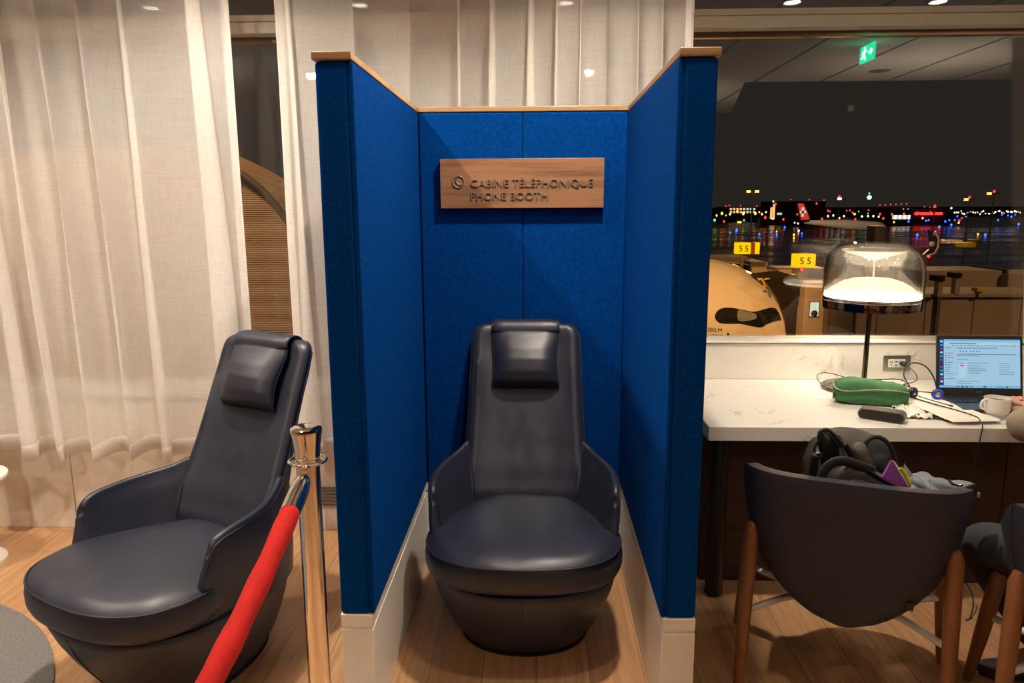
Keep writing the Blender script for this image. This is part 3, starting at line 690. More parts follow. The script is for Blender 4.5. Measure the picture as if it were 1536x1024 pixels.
for k in range(16): q(.16 + k * .05, .122, .16 + k * .05 + .008, .142, r_.choice((5, 8, 6, 3)), 3); q(.17 + k * .05, .125, .195 + k * .05, .139, 3, 3)
for k in range(7): q(.255 + k * .036 + (.02 if k > 2 else 0), .24, .268 + k * .036 + (.02 if k > 2 else 0), .262, 8, 3)
q(.075, .165, .09, .19, 5, 3); q(.095, .168, .14, .188, 3, 3); q(.07, .333, .19, .365, 7, 2)
for k in range(12):
    z = .28 + k * .048
    if k in (10,): continue
    q(.075, z, .085, z + .018, 8, 3); q(.095, z, .12 + r_.random() * .07, z + .016, 3, 3)
q(.22, .30, .95, .318, 3, 3); q(.22, .335, .44, .350, 5, 3); q(.27, .335, .50, .350, 3, 4); q(.22, .41, .36, .425, 3, 3)
q(.24, .47, .33, .80, 2, 2); q(.25, .48, .31, .51, 4, 3); q(.26, .53, .30, .56, 5, 3); q(.36, .48, .60, .495, 3, 3)
for k in range(6): q(.36, .53 + k * .035, .62 - r_.random() * .12, .541 + k * .035, 3, 3); q(.74, .48 + k * .045, .84 + r_.random() * .1, .492 + k * .045, 3, 3)
q(.22, .86, .50, .872, 3, 3); q(.22, .90, .40, .912, 3, 3)
for k in range(12): q(.22 + k * .055, .962, .24 + k * .055, .988, r_.choice((5, 6, 8, 2)), 3)
so = sm.build('screen', None, lid, world=False, mats=names)
text('maker_mark', 'acer', .013, .0002, M.setdefault('grey_mark', simple('grey_lettering', (.25, .25, .25, 1), .5)), lid, wm(lid) @ Matrix.Translation((0, -.0045, .014)) @ FACE, 1.15, 'CENTER')
lathe('camera_dot', [(.001, 0), (.0025, 0), (.0025, .001), (.001, .001)], 'blackplastic', lid, 12, world=False).matrix_local = Matrix.Translation((0, -.0042, .254)) @ FACE

# ------------------------------------------------------------ headset standing on the counter
hd = thing('headset', 'black wire headset with blue-ringed ear cups and boom microphone on the counter beside the laptop', 'headset', (1.655, 3.17, .752))
hp = cr([(1.613, 3.19, .815), (1.604, 3.23, .855), (1.625, 3.25, .893), (1.662, 3.25, .905), (1.700, 3.235, .890), (1.722, 3.21, .850), (1.728, 3.185, .805)], 8)
tube('headband', hp, .0030, 'black', hd, 8)
for c, ax, bl in (((1.616, 3.170, .792), (.55, -.8, .1), 'blackplastic'), ((1.722, 3.165, .785), (-.25, -.95, .1), 'bluep')):
    c = Vector(c); ax = Vector(ax).normalized(); rot = ax.to_track_quat('Z', 'Y').to_matrix().to_4x4()
    e = mesh('ear_cup', *lathevf([(.001, -.012), (.016, -.012), (.0235, -.006), (.0245, 0), (.022, .006), (.001, .007)], 28), 'black', hd, True, auto=50); e.matrix_local = Matrix.Translation(c - Vector(hd.location)) @ rot
    r2 = mesh('ear_pad', *lathevf([(.012, .0065), (.0215, .0065), (.0235, .010), (.0215, .0145), (.014, .0145), (.012, .011), (.012, .0065)], 28, cap=False), bl, e, True)
    r3 = mesh('ear_disc', *lathevf([(.001, .0075), (.0115, .0075), (.0115, .011), (.007, .0135), (.001, .014)], 24), 'smchrome', e, True, auto=50)
tube('microphone_boom', cr([(1.620, 3.15, .786), (1.640, 3.08, .785), (1.668, 3.02, .783), (1.690, 2.985, .781)], 6), [.0022] * 15 + [.0022, .004, .0045, .004], 'black', hd, 8)
tube('cord', cr([(1.622, 3.17, .770), (1.640, 3.10, .770), (1.70, 2.96, .769), (1.72, 2.87, .769), (1.695, 2.80, .7685), (1.688, 2.773, .758), (1.680, 2.768, .70), (1.672, 2.770, .62), (1.690, 2.768, .54), (1.697, 2.768, .47), (1.695, 2.80, .36), (1.70, 2.85, .16), (1.74, 2.80, .05), (1.69, 2.72, .006), (1.66, 2.70, .004)], 6), .0024, 'blackplastic', hd, 6)
mesh('cord_clip', *tubevf([(1.6985, 2.768, .500), (1.6985, 2.768, .478)], .0065, 12), 'smchrome', hd, True, True)
for i, P_ in enumerate(([(1.60, 3.45, .757), (1.57, 3.36, .757), (1.62, 3.30, .757), (1.70, 3.34, .757), (1.73, 3.42, .757), (1.66, 3.47, .757)], [(1.56, 3.43, .757), (1.60, 3.50, .765), (1.70, 3.50, .775), (1.72, 3.44, .77), (1.64, 3.36, .759), (1.60, 3.30, .757)])):
    tube('loose_cable', cr(P_, 8), .0025, 'blackplastic', None, 6); o = bpy.context.scene.collection.objects[-1]
    tag(o, ['thin black cable coiled flat behind the headset, under the outlet', 'black cable looping up from the counter beside the power brick'][i], 'cable')

# ------------------------------------------------------------ tub chairs
def make_tub(label):
    root = thing('tub_chair', label, 'armchair')
    NA, NR = 72, 18
    TS = [(.300, .16, .05), (.315, .34, .20), (.34, .48, .34), (.38, .62, .50), (.44, .76, .66), (.52, .87, .80), (.62, .95, .91), (.70, .985, .965), (.775, 1.0, 1.0)]
    def plan(a, z):            # a=0 at the back, +-pi at the front; returns outer point
        s, f_ = interp(TS, max(.3, z)); wx = .335 * s; ex = 2.2 + 1.6 * s; back = .262 * (.86 + .14 * s) ; c_ = -back * (1 - s) * .75; sx_, cy_ = math.sin(a), -math.cos(a)
        wy = (back + c_) if cy_ < 0 else .25 * f_ - c_
        return Vector((wx * math.copysign(abs(sx_) ** (2 / ex), sx_), c_ + wy * math.copysign(abs(cy_) ** (2 / ex), cy_), z))
    def rim(a):
        d = abs(math.degrees(a)); t = max(0, min(1, (d - 60) / 74)); t = t * t * (3 - 2 * t); return .772 - .31 * t
    V = []; Fc = []
    for i in range(NA):
        a = -PI + 2 * PI * i / NA
        for j in range(NR + 1):
            v = (j / NR); z = .300 + (rim(a) - .300) * v ** 1.5; V.append(plan(a, z))
    for i in range(NA):
        k = (i + 1) % NA
        for j in range(NR): Fc.append((i * (NR + 1) + j, k * (NR + 1) + j, k * (NR + 1) + j + 1, i * (NR + 1) + j + 1))
    Fc.append(tuple(i * (NR + 1) for i in range(NA))[::-1])
    sh = mesh('shell', V, Fc, 'shellfab', root); s = sh.modifiers.new('thick', 'SOLIDIFY'); s.thickness = .036; s.offset = -1; b = sh.modifiers.new('round', 'BEVEL'); b.width = .016; b.segments = 4; b.limit_method = 'ANGLE'; b.angle_limit = 1.0
    for sgn in (-1, 1):
        a = sgn * math.radians(66); pts = []
        for k in range(14): z = .42 + (.766 - .42) * k / 13; pts.append(plan(a, z) * 1.0 + Vector((0, 0, 0)))
        tube('seam', [(p.x * 1.002, p.y * 1.002, p.z) for p in pts], .0016, 'leather_trim', root, 6, world=False)
    lathe('seat_cushion', [(.001, .42), (.20, .42), (.235, .43), (.245, .455), (.235, .48), (.20, .492), (.001, .497)], 'shellfab', root, 48, (0, .01, 0), world=False)
    for sx_ in (-1, 1):
        for (tx, ty, tz), (bx, by) in (((.287, -.180, .580), (.300, -.235)), ((.300, .10, .445), (.345, .20))):
            P_ = [(sx_ * (tx + (bx - tx) * k), ty + (by - ty) * k, tz * (1 - k)) for k in (0, .05, .3, .6, 1)]
            mesh('leg', *tubevf(P_, [.014, .024, .024, .0215, .015], 20), 'legwood', root, True, auto=50)
    tube('crossbar', cr([(-.288, -.19, .275), (-.15, -.06, .285), (0, -.02, .29), (.15, -.06, .285), (.288, -.19, .275)], 6), .0115, 'whiteplastic', root, 10, world=False)
    tube('crossbar', cr([(-.305, .13, .275), (-.15, .03, .285), (0, .0, .29), (.15, .03, .285), (.305, .13, .275)], 6), .0115, 'whiteplastic', root, 10, world=False)
    tg_ = box('tag', .165, .185, -.236, -.226, .395, .42, 'black', root, world=False)
    return root
t1 = make_tub('navy upholstered tub chair on walnut legs holding a black backpack, drawn up to the counter'); t1.location = (1.03, 2.36, 0); t1.rotation_euler.z = math.radians(-20.5); t1['group'] = 'tub chairs at the counter'
t2 = copy_tree(t1); t2.location = (1.68, 2.0, 0); t2.rotation_euler.z = math.radians(-27)
t2['label'] = 'navy tub chair at the right edge, the seated person on it'

# ------------------------------------------------------------ backpack and things on the first tub chair
def pad_px(name, outline, D, thick, m, parent, tiltz=0, n=4, puff=1.0, up=0):
    """soft padded piece: outline given where it stands (distance D), real thickness, domed front and back"""
    O2 = cr([at(x, y, y=D) for x, y in outline], n, True); c = sum(O2, Vector()) / len(O2); rings = []
    for f, d in ((.01, 1), (.18, .98), (.35, .93), (.65, .75), (.85, .48), (.96, .2), (1.0, 0), (.96, -.2), (.85, -.5), (.5, -.9), (.01, -1)):
        rings.append([(c.x + (p.x - c.x) * f, D - d * thick / 2 + (p.z - c.z) * f * tiltz + .005 * noise.noise((c + (p - c) * f) * 24), c.z + (p.z - c.z) * f) for p in O2])
    return mesh(name, *loftvf(rings), m, parent, True, True, auto=80)
def band_px(name, P_, D, r, m, parent, flat=.35, dz=0):
    pts = [at(p[0], p[1], y=(p[2] if len(p) > 2 else D)) for p in P_]
    return tube(name, cr(pts, 6), r, m, parent, 14, flat=flat, up=(0, -1, 0))
M['glossblack'] = simple('black_coated_fabric', (.010, .010, .010, 1), .25, bump=.2, bscale=120)
M['taupefab'] = simple('taupe_nylon', (.10, .082, .072, 1), .6, bump=.3, bscale=400)
bp = thing('backpack', 'open black backpack with padded straps slumped on the seat of the tub chair', 'backpack', (1.06, 2.36, .50), math.radians(-20))
def bsh(x, y, z):
    k = z / .27; return x * (1 - .10 * k) + .0 * k, y * (1 - .30 * k) + .03 * k, z - .10 * k * (x / .2)
blobbox('main_compartment', .37, .24, .255, 'blackfab', bp, 22, 4, bsh, .014, .01, 5)
pad_px('back_panel', [(1240, 655), (1250, 645), (1272, 643), (1298, 648), (1326, 662), (1343, 688), (1350, 712), (1330, 722), (1280, 712), (1248, 690)], 2.44, .05, 'taupefab', bp, .25)
pad_px('shoulder_pad', [(1227, 656), (1231, 646), (1240, 643), (1250, 650), (1262, 666), (1268, 684), (1262, 700), (1243, 712), (1232, 700), (1229, 678)], 2.335, .045, 'glossblack', bp, .1)
band_px('shoulder_pad_edge', [(1228, 662), (1230, 648), (1240, 644), (1252, 653), (1264, 670)], 2.315, .006, 'blackfab', bp, 1)
pad_px('pocket_lining', [(1299, 668), (1305, 659), (1318, 657), (1332, 667), (1341, 688), (1342, 706), (1330, 712), (1314, 702), (1303, 688)], 2.365, .02, 'rubber', bp, .15)
band_px('pocket_rim', [(1312, 700), (1302, 686), (1298, 668), (1306, 657), (1320, 656), (1334, 667), (1343, 688), (1346, 712)], 2.350, .0075, 'blackfab', bp, .8)
pad_px('quilted_patch', [(1279, 670), (1288, 663), (1298, 666), (1305, 684), (1309, 700), (1300, 704), (1287, 694), (1281, 682)], 2.325, .03, 'taupefab', bp, .1)
band_px('strap', [(1228, 742), (1231, 718), (1243, 698), (1264, 691), (1288, 698), (1310, 706)], 2.285, .0165, 'blackfab', bp, .35)
band_px('strap', [(1268, 668), (1282, 690), (1298, 702), (1312, 706)], 2.30, .010, 'black', bp, .5)
band_px('top_roll', [(1240, 745, 2.33), (1250, 722, 2.32), (1275, 712, 2.31), (1305, 722, 2.30), (1335, 738, 2.30), (1352, 752, 2.30)], 2.3, .040, 'taupefab', bp, .6)
band_px('piping', [(1262, 735), (1280, 722), (1305, 727), (1335, 738), (1350, 746)], 2.262, .0065, 'black', bp, .8)
band_px('piping', [(1300, 705), (1320, 718), (1345, 732), (1358, 742)], 2.275, .007, 'glossblack', bp, .7)
band_px('chrome_clip', [(1255, 654), (1260, 658), (1266, 668)], 2.300, .0065, 'chrome', bp, .6)
band_px('webbing', [(1262, 672), (1262, 682), (1259, 690)], 2.305, .0065, 'smchrome', bp, .3); band_px('webbing', [(1269, 672), (1272, 682), (1275, 691)], 2.300, .005, 'smchrome', bp, .3)
band_px('chrome_clip', [(1224, 681), (1228, 680), (1232, 684)], 2.31, .0075, 'chrome', bp, .6)
band_px('carry_loop', [(1221, 678), (1223, 668), (1229, 662), (1236, 664)], 2.33, .0055, 'blackfab', bp, .4)
band_px('side_strap', [(1224, 684), (1221, 700), (1219, 735)], 2.30, .014, 'black', bp, .4); band_px('side_edge', [(1219, 694), (1216, 705), (1214, 730)], 2.30, .0022, 'zip', bp, .6)
def slab_px(name, outline, D, thick, m, parent=None, lean=0):
    P_ = [at(x, y, y=D) for x, y in outline]; z0 = min(p.z for p in P_); P_ = [p + Vector((0, lean * (p.z - z0), 0)) for p in P_]; n = len(P_)
    return mesh(name, P_ + [p + Vector((0, thick, 0)) for p in P_], [tuple(range(n)), tuple(range(n, 2 * n))[::-1]] + [(i, (i + 1) % n, n + (i + 1) % n, n + i) for i in range(n)], m, parent, False, True)
bk = thing('booklet', 'purple booklet with white page edges sticking out of the black backpack', 'booklet', (1.20, 2.27, .68))
slab_px('cover', [(1326, 717), (1341, 693), (1372, 745), (1352, 757)], 2.268, .010, 'purple', bk, .1); slab_px('pages', [(1341.3, 692.5), (1345, 694), (1377, 743), (1372.5, 746)], 2.270, .007, 'paper', bk, .1)
ja = thing('folded_jacket', 'crumpled grey-blue jacket with a chrome zip lying on the tub chair beside the backpack', 'jacket', (1.225, 2.285, .50), math.radians(-22))
blobbox('cloth', .16, .15, .235, 'greycloth', ja, 22, 3, lambda x, y, z: (x * (1 - .8 * z) + .01, y, z), .022, 0, 8)
pad_px('collar', [(1366, 722), (1374, 714), (1386, 721), (1396, 718), (1402, 730), (1396, 745), (1376, 744)], 2.265, .06, 'greycloth', ja)
pad_px('sleeve', [(1392, 733), (1397, 719), (1412, 717), (1428, 722), (1446, 721), (1459, 724), (1463, 728), (1450, 737), (1432, 745), (1402, 746)], 2.255, .06, 'greycloth', ja)
band_px('sleeve_edge', [(1462, 727), (1450, 731), (1438, 738), (1432, 744)], 2.225, .006, 'blackfab', ja, .8)
band_px('zipper', [(1424, 720), (1428, 725), (1438, 728), (1444, 727)], 2.222, .005, 'chrome', ja, .6)
yl = thing('yellow_strap', 'small bright yellow strap between the purple booklet and the grey jacket', 'strap', (1.225, 2.25, .70))
band_px('webbing_band', [(1350, 702), (1356, 708), (1360, 716), (1366, 726), (1378, 733), (1382, 738)], 2.262, .0062, 'yellow', yl, .35)
cd_ = thing('pale_card', 'pale folded card standing between the booklet and the grey jacket', 'card', (1.23, 2.29, .70)); slab_px('card_face', [(1361, 698), (1372, 714), (1373, 738), (1356, 736), (1357, 712)], 2.292, .003, 'zip', cd_, .2)
# ------------------------------------------------------------ seated person (mostly beyond the right edge of the frame)
def skin(name, V, E_, R, m, parent, root=0, lv=2):
    me = bpy.data.meshes.new(name); bm = bmesh.new(); L = bm.verts.layers.skin.new()
    vs = []
    inv = wm(parent).inverted() if parent is not None else Matrix()
    for i, p in enumerate(V):
        v = bm.verts.new(inv @ Vector(p)); r = R[i]; v[L].radius = (r if isinstance(r, (tuple, list)) else (r, r)); v[L].use_root = (i == root); vs.append(v)
    for a, b in E_: bm.edges.new((vs[a], vs[b]))
    bm.to_mesh(me); bm.free(); me.materials.append(M[m])
    o = bpy.data.objects.new(name, me); COL.objects.link(o); o.parent = parent
    s = o.modifiers.new('skin', 'SKIN'); s.use_smooth_shade = True; s.branch_smoothing = .6; subs(o, lv); return o
def chain(*idx): return [(a, b) for a, b in zip(idx, idx[1:])]
pe = thing('person', 'person in a taupe jumper and dark trousers seated typing at the laptop', 'person', (1.72, 2.05, 0))
pel, wst, chs, nck, hdc = (1.70, 2.05, .56), (1.775, 2.11, .74), (1.93, 2.25, .96), (2.00, 2.35, 1.13), (2.03, 2.42, 1.24)
lh, lk, la, lt = (1.61, 2.06, .53), (1.440, 2.350, .500), (1.715, 2.335, .11), (1.60, 2.355, .045)
rh, rk, ra, rt = (1.80, 2.06, .53), (1.99, 2.43, .51), (1.98, 2.46, .10), (2.0, 2.60, .045)
lsh, lel, lwr = (1.865, 2.345, 1.06), (1.715, 2.610, .800), (1.940, 2.850, .802)
rsh, rel, rwr = (2.14, 2.27, 1.06), (2.27, 2.55, .83), (2.08, 2.84, .802)
mid = lambda a, b, k=.5: tuple(a[i] + (b[i] - a[i]) * k for i in range(3))
V = [pel, wst, chs, nck, hdc, lh, mid(lh, lk), lk, mid(lk, la, .4), la, lt, rh, mid(rh, rk), rk, mid(rk, ra, .4), ra, rt, lsh, mid(lsh, lel), lel, mid(lel, lwr), lwr, rsh, mid(rsh, rel), rel, mid(rel, rwr), rwr]
R = [(.13, .10), (.115, .09), (.13, .095), .052, .05, .085, .068, .052, .05, .034, .030, .085, .068, .052, .05, .034, .03, .055, .042, .036, .034, .026, .055, .042, .036, .034, .026]
E_ = chain(0, 1, 2, 3, 4) + chain(0, 5, 6, 7, 8, 9, 10) + chain(0, 11, 12, 13, 14, 15, 16) + chain(2, 17, 18, 19, 20, 21) + chain(2, 22, 23, 24, 25, 26)
body = skin('body', V, E_, R, 'skin', pe)
# jumper
V2 = [(1.69, 2.05, .60), wst, chs, mid(chs, nck, .75), lsh, mid(lsh, lel), (1.722, 2.590, .805), mid(lel, lwr, .25), mid(lel, lwr, .6), mid(lel, lwr, .85), rsh, mid(rsh, rel), rel, mid(rel, rwr), mid(rel, rwr, .85)]
R2 = [(.165, .135), (.145, .12), (.155, .12), .07, .085, .070, .066, .062, .052, .040, .085, .07, .062, .052, .038]
skin('jumper', V2, chain(0, 1, 2, 3) + chain(2, 4, 5, 6, 7, 8, 9) + chain(2, 10, 11, 12, 13, 14), R2, 'sweater', pe)
V3 = [pel, lh, mid(lh, lk), lk, mid(lk, la, .35), mid(lk, la, .7), mid(lk, la, .97), rh, mid(rh, rk), rk, mid(rk, ra, .4), mid(rk, ra, .97)]
R3 = [(.15, .12), .10, .088, .073, .070, .062, .054, .10, .085, .072, .068, .055]
skin('trousers', V3, chain(0, 1, 2, 3, 4, 5, 6) + chain(0, 7, 8, 9, 10, 11), R3, 'trouser', pe)
for (ax_, ay_, _), (tx, ty, _) in ((la, lt), (ra, rt)):
    d = Vector((tx - ax_, ty - ay_, 0)).normalized(); sdir = Vector((d.y, -d.x, 0)); c = Vector((ax_, ay_, 0)); rings = []
    for t, w, h, z0 in ((-.075, .012, .02, .02), (-.07, .034, .05, .004), (-.04, .042, .085, .002), (.0, .043, .095, .002), (.05, .045, .075, .002), (.11, .050, .055, .002), (.16, .046, .045, .002), (.195, .03, .035, .006), (.205, .008, .02, .012)):
        rings.append([tuple(c + d * t + sdir * w * math.cos(a * PI / 8) + Vector((0, 0, z0 + h / 2 + h / 2 * math.sin(a * PI / 8)))) for a in range(16)])
    loft('shoe', rings, 'shoe', pe, world=True)
def hand(wr, dirv, side, parent):
    wr = Vector(wr); f = Vector(dirv).normalized(); up = Vector((0, 0, 1)); s = f.cross(up).normalized() * side       # s points to the little finger
    P = lambda a, b, c: tuple(wr + f * a + s * b + up * c)
    V = [P(-.03, 0, 0), P(.01, 0, .002), P(.045, 0, .006)]; R = [(.026, .020), (.028, .017), (.034, .015)]; E_ = [(0, 1), (1, 2)]
    for b, L, sp_ in ((-.030, .070, -.006), (-.010, .080, -.001), (.010, .074, .004), (.029, .058, .010)):
        k = len(V); V += [P(.085, b, .010), P(.085 + L * .42, b + sp_, .018), P(.085 + L * .75, b + sp_ * 1.4, .004), P(.085 + L * .88, b + sp_ * 1.6, -.014)]; R += [.0105, .0092, .0082, .0070]; E_ += [(2, k), (k, k + 1), (k + 1, k + 2), (k + 2, k + 3)]
    k = len(V); V += [P(.030, -.036, -.002), P(.058, -.055, -.008), P(.080, -.060, -.014)]; R += [.0125, .0105, .0085]; E_ += [(1, k), (k, k + 1), (k + 1, k + 2)]
    return skin('hand', V, E_, R, 'skin', parent)
lhand = hand(lwr, (-.12, 1, .02), 1, pe); rhand = hand(rwr, (-.25, 1, .02), -1, pe)
rgc = Vector(lwr) + Vector((-.012, .112, .012)); tube('ring', [rgc + Vector((.0098 * math.cos(a * PI / 8), 0, .0098 * math.sin(a * PI / 8))) for a in range(16)], .0014, 'chrome', lhand, 6, True)
# head
hc = Vector((2.04, 2.44, 1.335)); hv = []; n1, n2 = 28, 20
for i in range(n2 + 1):
    th = PI * i / n2
    for j in range(n1):
        a = 2 * PI * j / n1; d = Vector((math.sin(th) * math.cos(a), math.sin(th) * math.sin(a), math.cos(th))); x, y, z = d.x * .076, d.y * .098, d.z * .118
        fr = max(0, d.y); x *= 1 - .18 * max(0, -d.z); y += .022 * math.exp(-((x / .013) ** 2 + ((z + .015) / .022) ** 2)) * (fr > .3) - .010 * math.exp(-(((abs(x) - .032) / .014) ** 2 + ((z - .012) / .012) ** 2)) * (fr > .3) + .004 * math.exp(-((x / .025) ** 2 + ((z + .052) / .007) ** 2)) * (fr > .3)
        hv.append(hc + Vector((x, y, z)))
hf = [(i * n1 + j, i * n1 + (j + 1) % n1, (i + 1) * n1 + (j + 1) % n1, (i + 1) * n1 + j) for i in range(n2) for j in range(n1)]
hd_ = mesh('head', hv, hf, 'skin', pe, True, True)
hr = []
for v in hv:
    d = v - hc; k = 1.12 if (d.z > .035 or d.y < -.01) and d.z > -.07 else .90; hr.append(hc + d * k + Vector((0, -.006, .004)))
mesh('hair', hr, hf, 'hair', hd_, True, True)
for s in (-1, 1):
    tube('ear', [hc + Vector((s * (.080 + .006 * math.sin(a * PI / 6)), -.004 + .014 * math.cos(a * PI / 6), -.004 + .026 * math.sin(a * PI / 6))) for a in range(12)], .0055, 'skin', hd_, 8, True)
    mesh('eye', *lathevf([(.001, -.011), (.008, -.008), (.011, 0), (.008, .008), (.001, .011)], 16, (hc.x + s * .032, hc.y + .082, hc.z + .012)), 'whiteplastic', hd_, True, True)
# ------------------------------------------------------------ the apron outside
AZ = -10.0
def mk_wet():
    t = NT('wet_apron'); v = t.coords((.03, .03, .03)); n = t.noise(v, 1, 5, .6)
    t.pbr(Base_Color=t.ramp(n, [(.3, (.012, .010, .009, 1)), (.7, (.030, .022, .018, 1))]), Roughness=t.ramp(t.noise(v, 2.3, 4), [(.3, (.12,) * 3 + (1,)), (.7, (.35,) * 3 + (1,))]), Normal=t.bump(t.noise(t.coords((.8, .8, .8)), 1, 4), .12, .05)); return t.m
M['apron'] = mk_wet()
ap = box('ground', -500, 900, 6, 2600, AZ - .5, AZ, 'apron'); struct(ap)
M['plane'] = simple('aircraft_paint', (.78, .74, .68, 1), .28, var=.02)
M['bridge'] = simple('boarding_bridge_panels', (.42, .34, .26, 1), .6, var=.1, nscale=.6)
M['bridged'] = simple('boarding_bridge_dark', (.13, .10, .08, 1), .6)
M['bellows'] = simple('bellows_fabric', (.035, .025, .018, 1), .7); M['bridged2'] = simple('bellows_frame', (.22, .15, .10, 1), .6)
M['cock'] = simple('cockpit_glass', (.015, .014, .013, 1), .08)
M['cockgrey'] = simple('cockpit_inside', (.20, .24, .26, 1), .4)
M['signY'] = emis('lit_yellow_sign', (1, .60, .0, 1), 1.0); M['signR'] = emis('lit_red_sign', (.35, .04, .01, 1), .8)
M['nite'] = simple('dark_hangar', (.012, .011, .011, 1), .9)
M['eblue'] = emis('blue_glow', (.02, .08, 1, 1), 5); M['eorange'] = emis('orange_glow', (1, .42, .06, 1), 3.2); M['ered'] = emis('red_glow', (1, .03, .03, 1), 3.2)
M['ewhite'] = emis('white_glow', (1, .86, .62, 1), 2.2); M['egreen'] = emis('green_glow', (.1, 1, .35, 1), 1.6); M['ecool'] = emis('cool_white_glow', (.7, 1, .92, 1), 2.2); M['eyellow'] = emis('yellow_glow', (1, .75, .05, 1), 1.5)
M['winlit'] = emis('lit_building_windows', (.75, .85, .65, 1), .75); M['winwarm'] = emis('lit_warm_windows', (1, .5, .15, 1), 1.1)

# --- airliner nose at the gate
TX, YC = 13.25, 35.5
prof = [(0, -5.35, .02), (.05, -5.30, .30), (.15, -5.22, .60), (.4, -5.08, 1.05), (.8, -4.92, 1.50), (1.3, -4.72, 1.92), (2.0, -4.48, 2.32), (3.0, -4.20, 2.68), (4.2, -3.98, 2.90), (6, -3.82, 3.0), (9, -3.8, 3.0), (26, -3.8, 3.0)]
pc = cr([(t, zc_, r) for t, zc_, r in prof], 5)
rings = []
for p in pc:
    t, zc_, r = p; rings.append([(TX - t, YC + .22 * t + .35 + r * math.cos(2 * PI * j / 56) * .98, zc_ + r * math.sin(2 * PI * j / 56) * 1.02) for j in range(56)])
ac = thing('airliner', 'airliner nose with dark mask-shaped cockpit windows parked at the boarding bridge', 'aircraft', (8, 37, AZ))
fus = loft('fuselage', rings, 'plane', ac, world=True)
bv = BVHTree.FromPolygons([Vector(v) for r in rings for v in r], loftvf(rings)[1])
O_ = Vector((0, 0, H))
def decal(name, outline, m, parent, off=.03, n=7):
    """polygon traced on the curved hull, lifted off it by a few centimetres"""
    outline = [tuple(p)[:2] for p in cr([(x, y, 0) for x, y in outline], 5, True)]
    xs = [p[0] for p in outline]; lo, hi = min(xs), max(xs)
    def span(x):
        ys = []
        for (x0, y0), (x1, y1) in zip(outline, outline[1:] + outline[:1]):
            if (x0 - x) * (x1 - x) <= 0 and x0 != x1: ys.append(y0 + (y1 - y0) * (x - x0) / (x1 - x0))
        return min(ys), max(ys)
    V = []; cols = 60
    for i in range(cols + 1):
        x = lo + .01 + (hi - lo - .02) * i / cols; a, b = span(x)
        for k in range(n + 1):
            h = bv.ray_cast(O_, ray(x, a + (b - a) * k / n).normalized())
            if h[0] is None: h = (V and Vector(V[-1]) or at(x, a, y=YC), Vector((0, -1, 0)))
            nn = h[1] if h[1].dot(O_ - h[0]) > 0 else -h[1]; V.append(h[0] + nn * off)
    o = mesh(name, V, [(i * (n + 1) + k, i * (n + 1) + k + 1, (i + 1) * (n + 1) + k + 1, (i + 1) * (n + 1) + k) for i in range(cols) for k in range(n)], m, parent, True, True)
    return o
ck = decal('cockpit_windows', [(1072, 476), (1074, 469), (1079, 464), (1086, 461.5), (1100, 462), (1116, 465), (1130, 467.5), (1145, 464), (1156, 461.5), (1163, 463), (1168, 470), (1171.5, 480), (1165, 481), (1150, 486), (1142, 490.5), (1130, 489.5), (1110, 485.5), (1085, 485), (1076, 482)], 'cock', ac)
decal('window_frame', [(1107, 465), (1120, 467.5), (1133, 471), (1133, 478), (1120, 481), (1107, 480)], 'cockgrey', ck, .06, 4)
bpy.data.objects  # sensor and lettering on the nose
decal('sensor', [(1090, 500), (1092, 498.5), (1094, 500), (1094, 503), (1092, 504), (1090, 502)], 'cock', ac, .03, 2)
M['hullblue'] = simple('dark_blue_lettering', (.02, .03, .10, 1), .5)
for s_, sz_, px_, py_ in (('CEKLM', .26, 1061, 497), ('GROUP', .17, 1066, 504)):
    hh = bv.ray_cast(O_, ray(px_ + 6, py_).normalized())
    if hh[0] is not None:
        nn = hh[1] if hh[1].dot(O_ - hh[0]) > 0 else -hh[1]; rt_ = Vector((0, 0, 1)).cross(nn).normalized(); up_ = nn.cross(rt_)
        mt = Matrix((rt_, up_, nn)).transposed().to_4x4(); mt.translation = hh[0] + nn * .035 - rt_ * sz_ * 1.3
        text('lettering', s_, sz_, .002, 'hullblue', ac, mt, 1.0)

# --- boarding bridge: accordion, cab, tunnels
bg_ = thing('boarding_bridge', 'brown boarding bridge with dark accordion hood reaching the airliner nose', 'boarding bridge', (17, 33, AZ))
Lc = [at(x, y, y=33.8) for x, y in ((1143, 419), (1152, 432), (1163, 450), (1171, 470), (1176, 490), (1178, 512))]
Rc = [at(x, y, y=32.6) for x, y in ((1190, 415), (1204, 432), (1205, 450), (1205, 470), (1204, 490), (1203, 512))]
Lc, Rc = cr(Lc, 4), cr(Rc, 4); NF = 13; V = []; rows = len(Lc)
for i in range(2 * NF + 1):
    u = i / (2 * NF); dz = .0 if i % 2 else .16
    for k in range(rows): V.append(Lc[k].lerp(Rc[k], u) + Vector((0, -dz, .10 * (i % 2 == 0))))
    p = Lc[0].lerp(Rc[0], u); V.append(p + Vector((0, 2.2, .1 - dz)))
n = rows + 1
idx = [rows] + list(range(rows))
mesh('accordion_hood', V, [(i * n + idx[k], i * n + idx[k + 1], (i + 1) * n + idx[k + 1], (i + 1) * n + idx[k]) for i in range(2 * NF) for k in range(n - 1)], None, bg_, False, True, mats=['bellows', 'bridged2'], fm=[(i + (1 if k else 0)) % 2 if k else 0 for i in range(2 * NF) for k in range(n - 1)])
M['ylw'] = simple('yellow_bumper', (.75, .55, .02, 1), .6)
tube('yellow_bumper', [at(x, y, y=33.7) for x, y in ((1137, 420), (1142, 418), (1146, 424), (1148, 430))], .05, 'ylw', bg_, 8)
tube('yellow_edge', [at(x, y, y=33.5) for x, y in ((1146, 419), (1160, 417), (1178, 413), (1192, 412))], .05, 'ylw', bg_, 6)
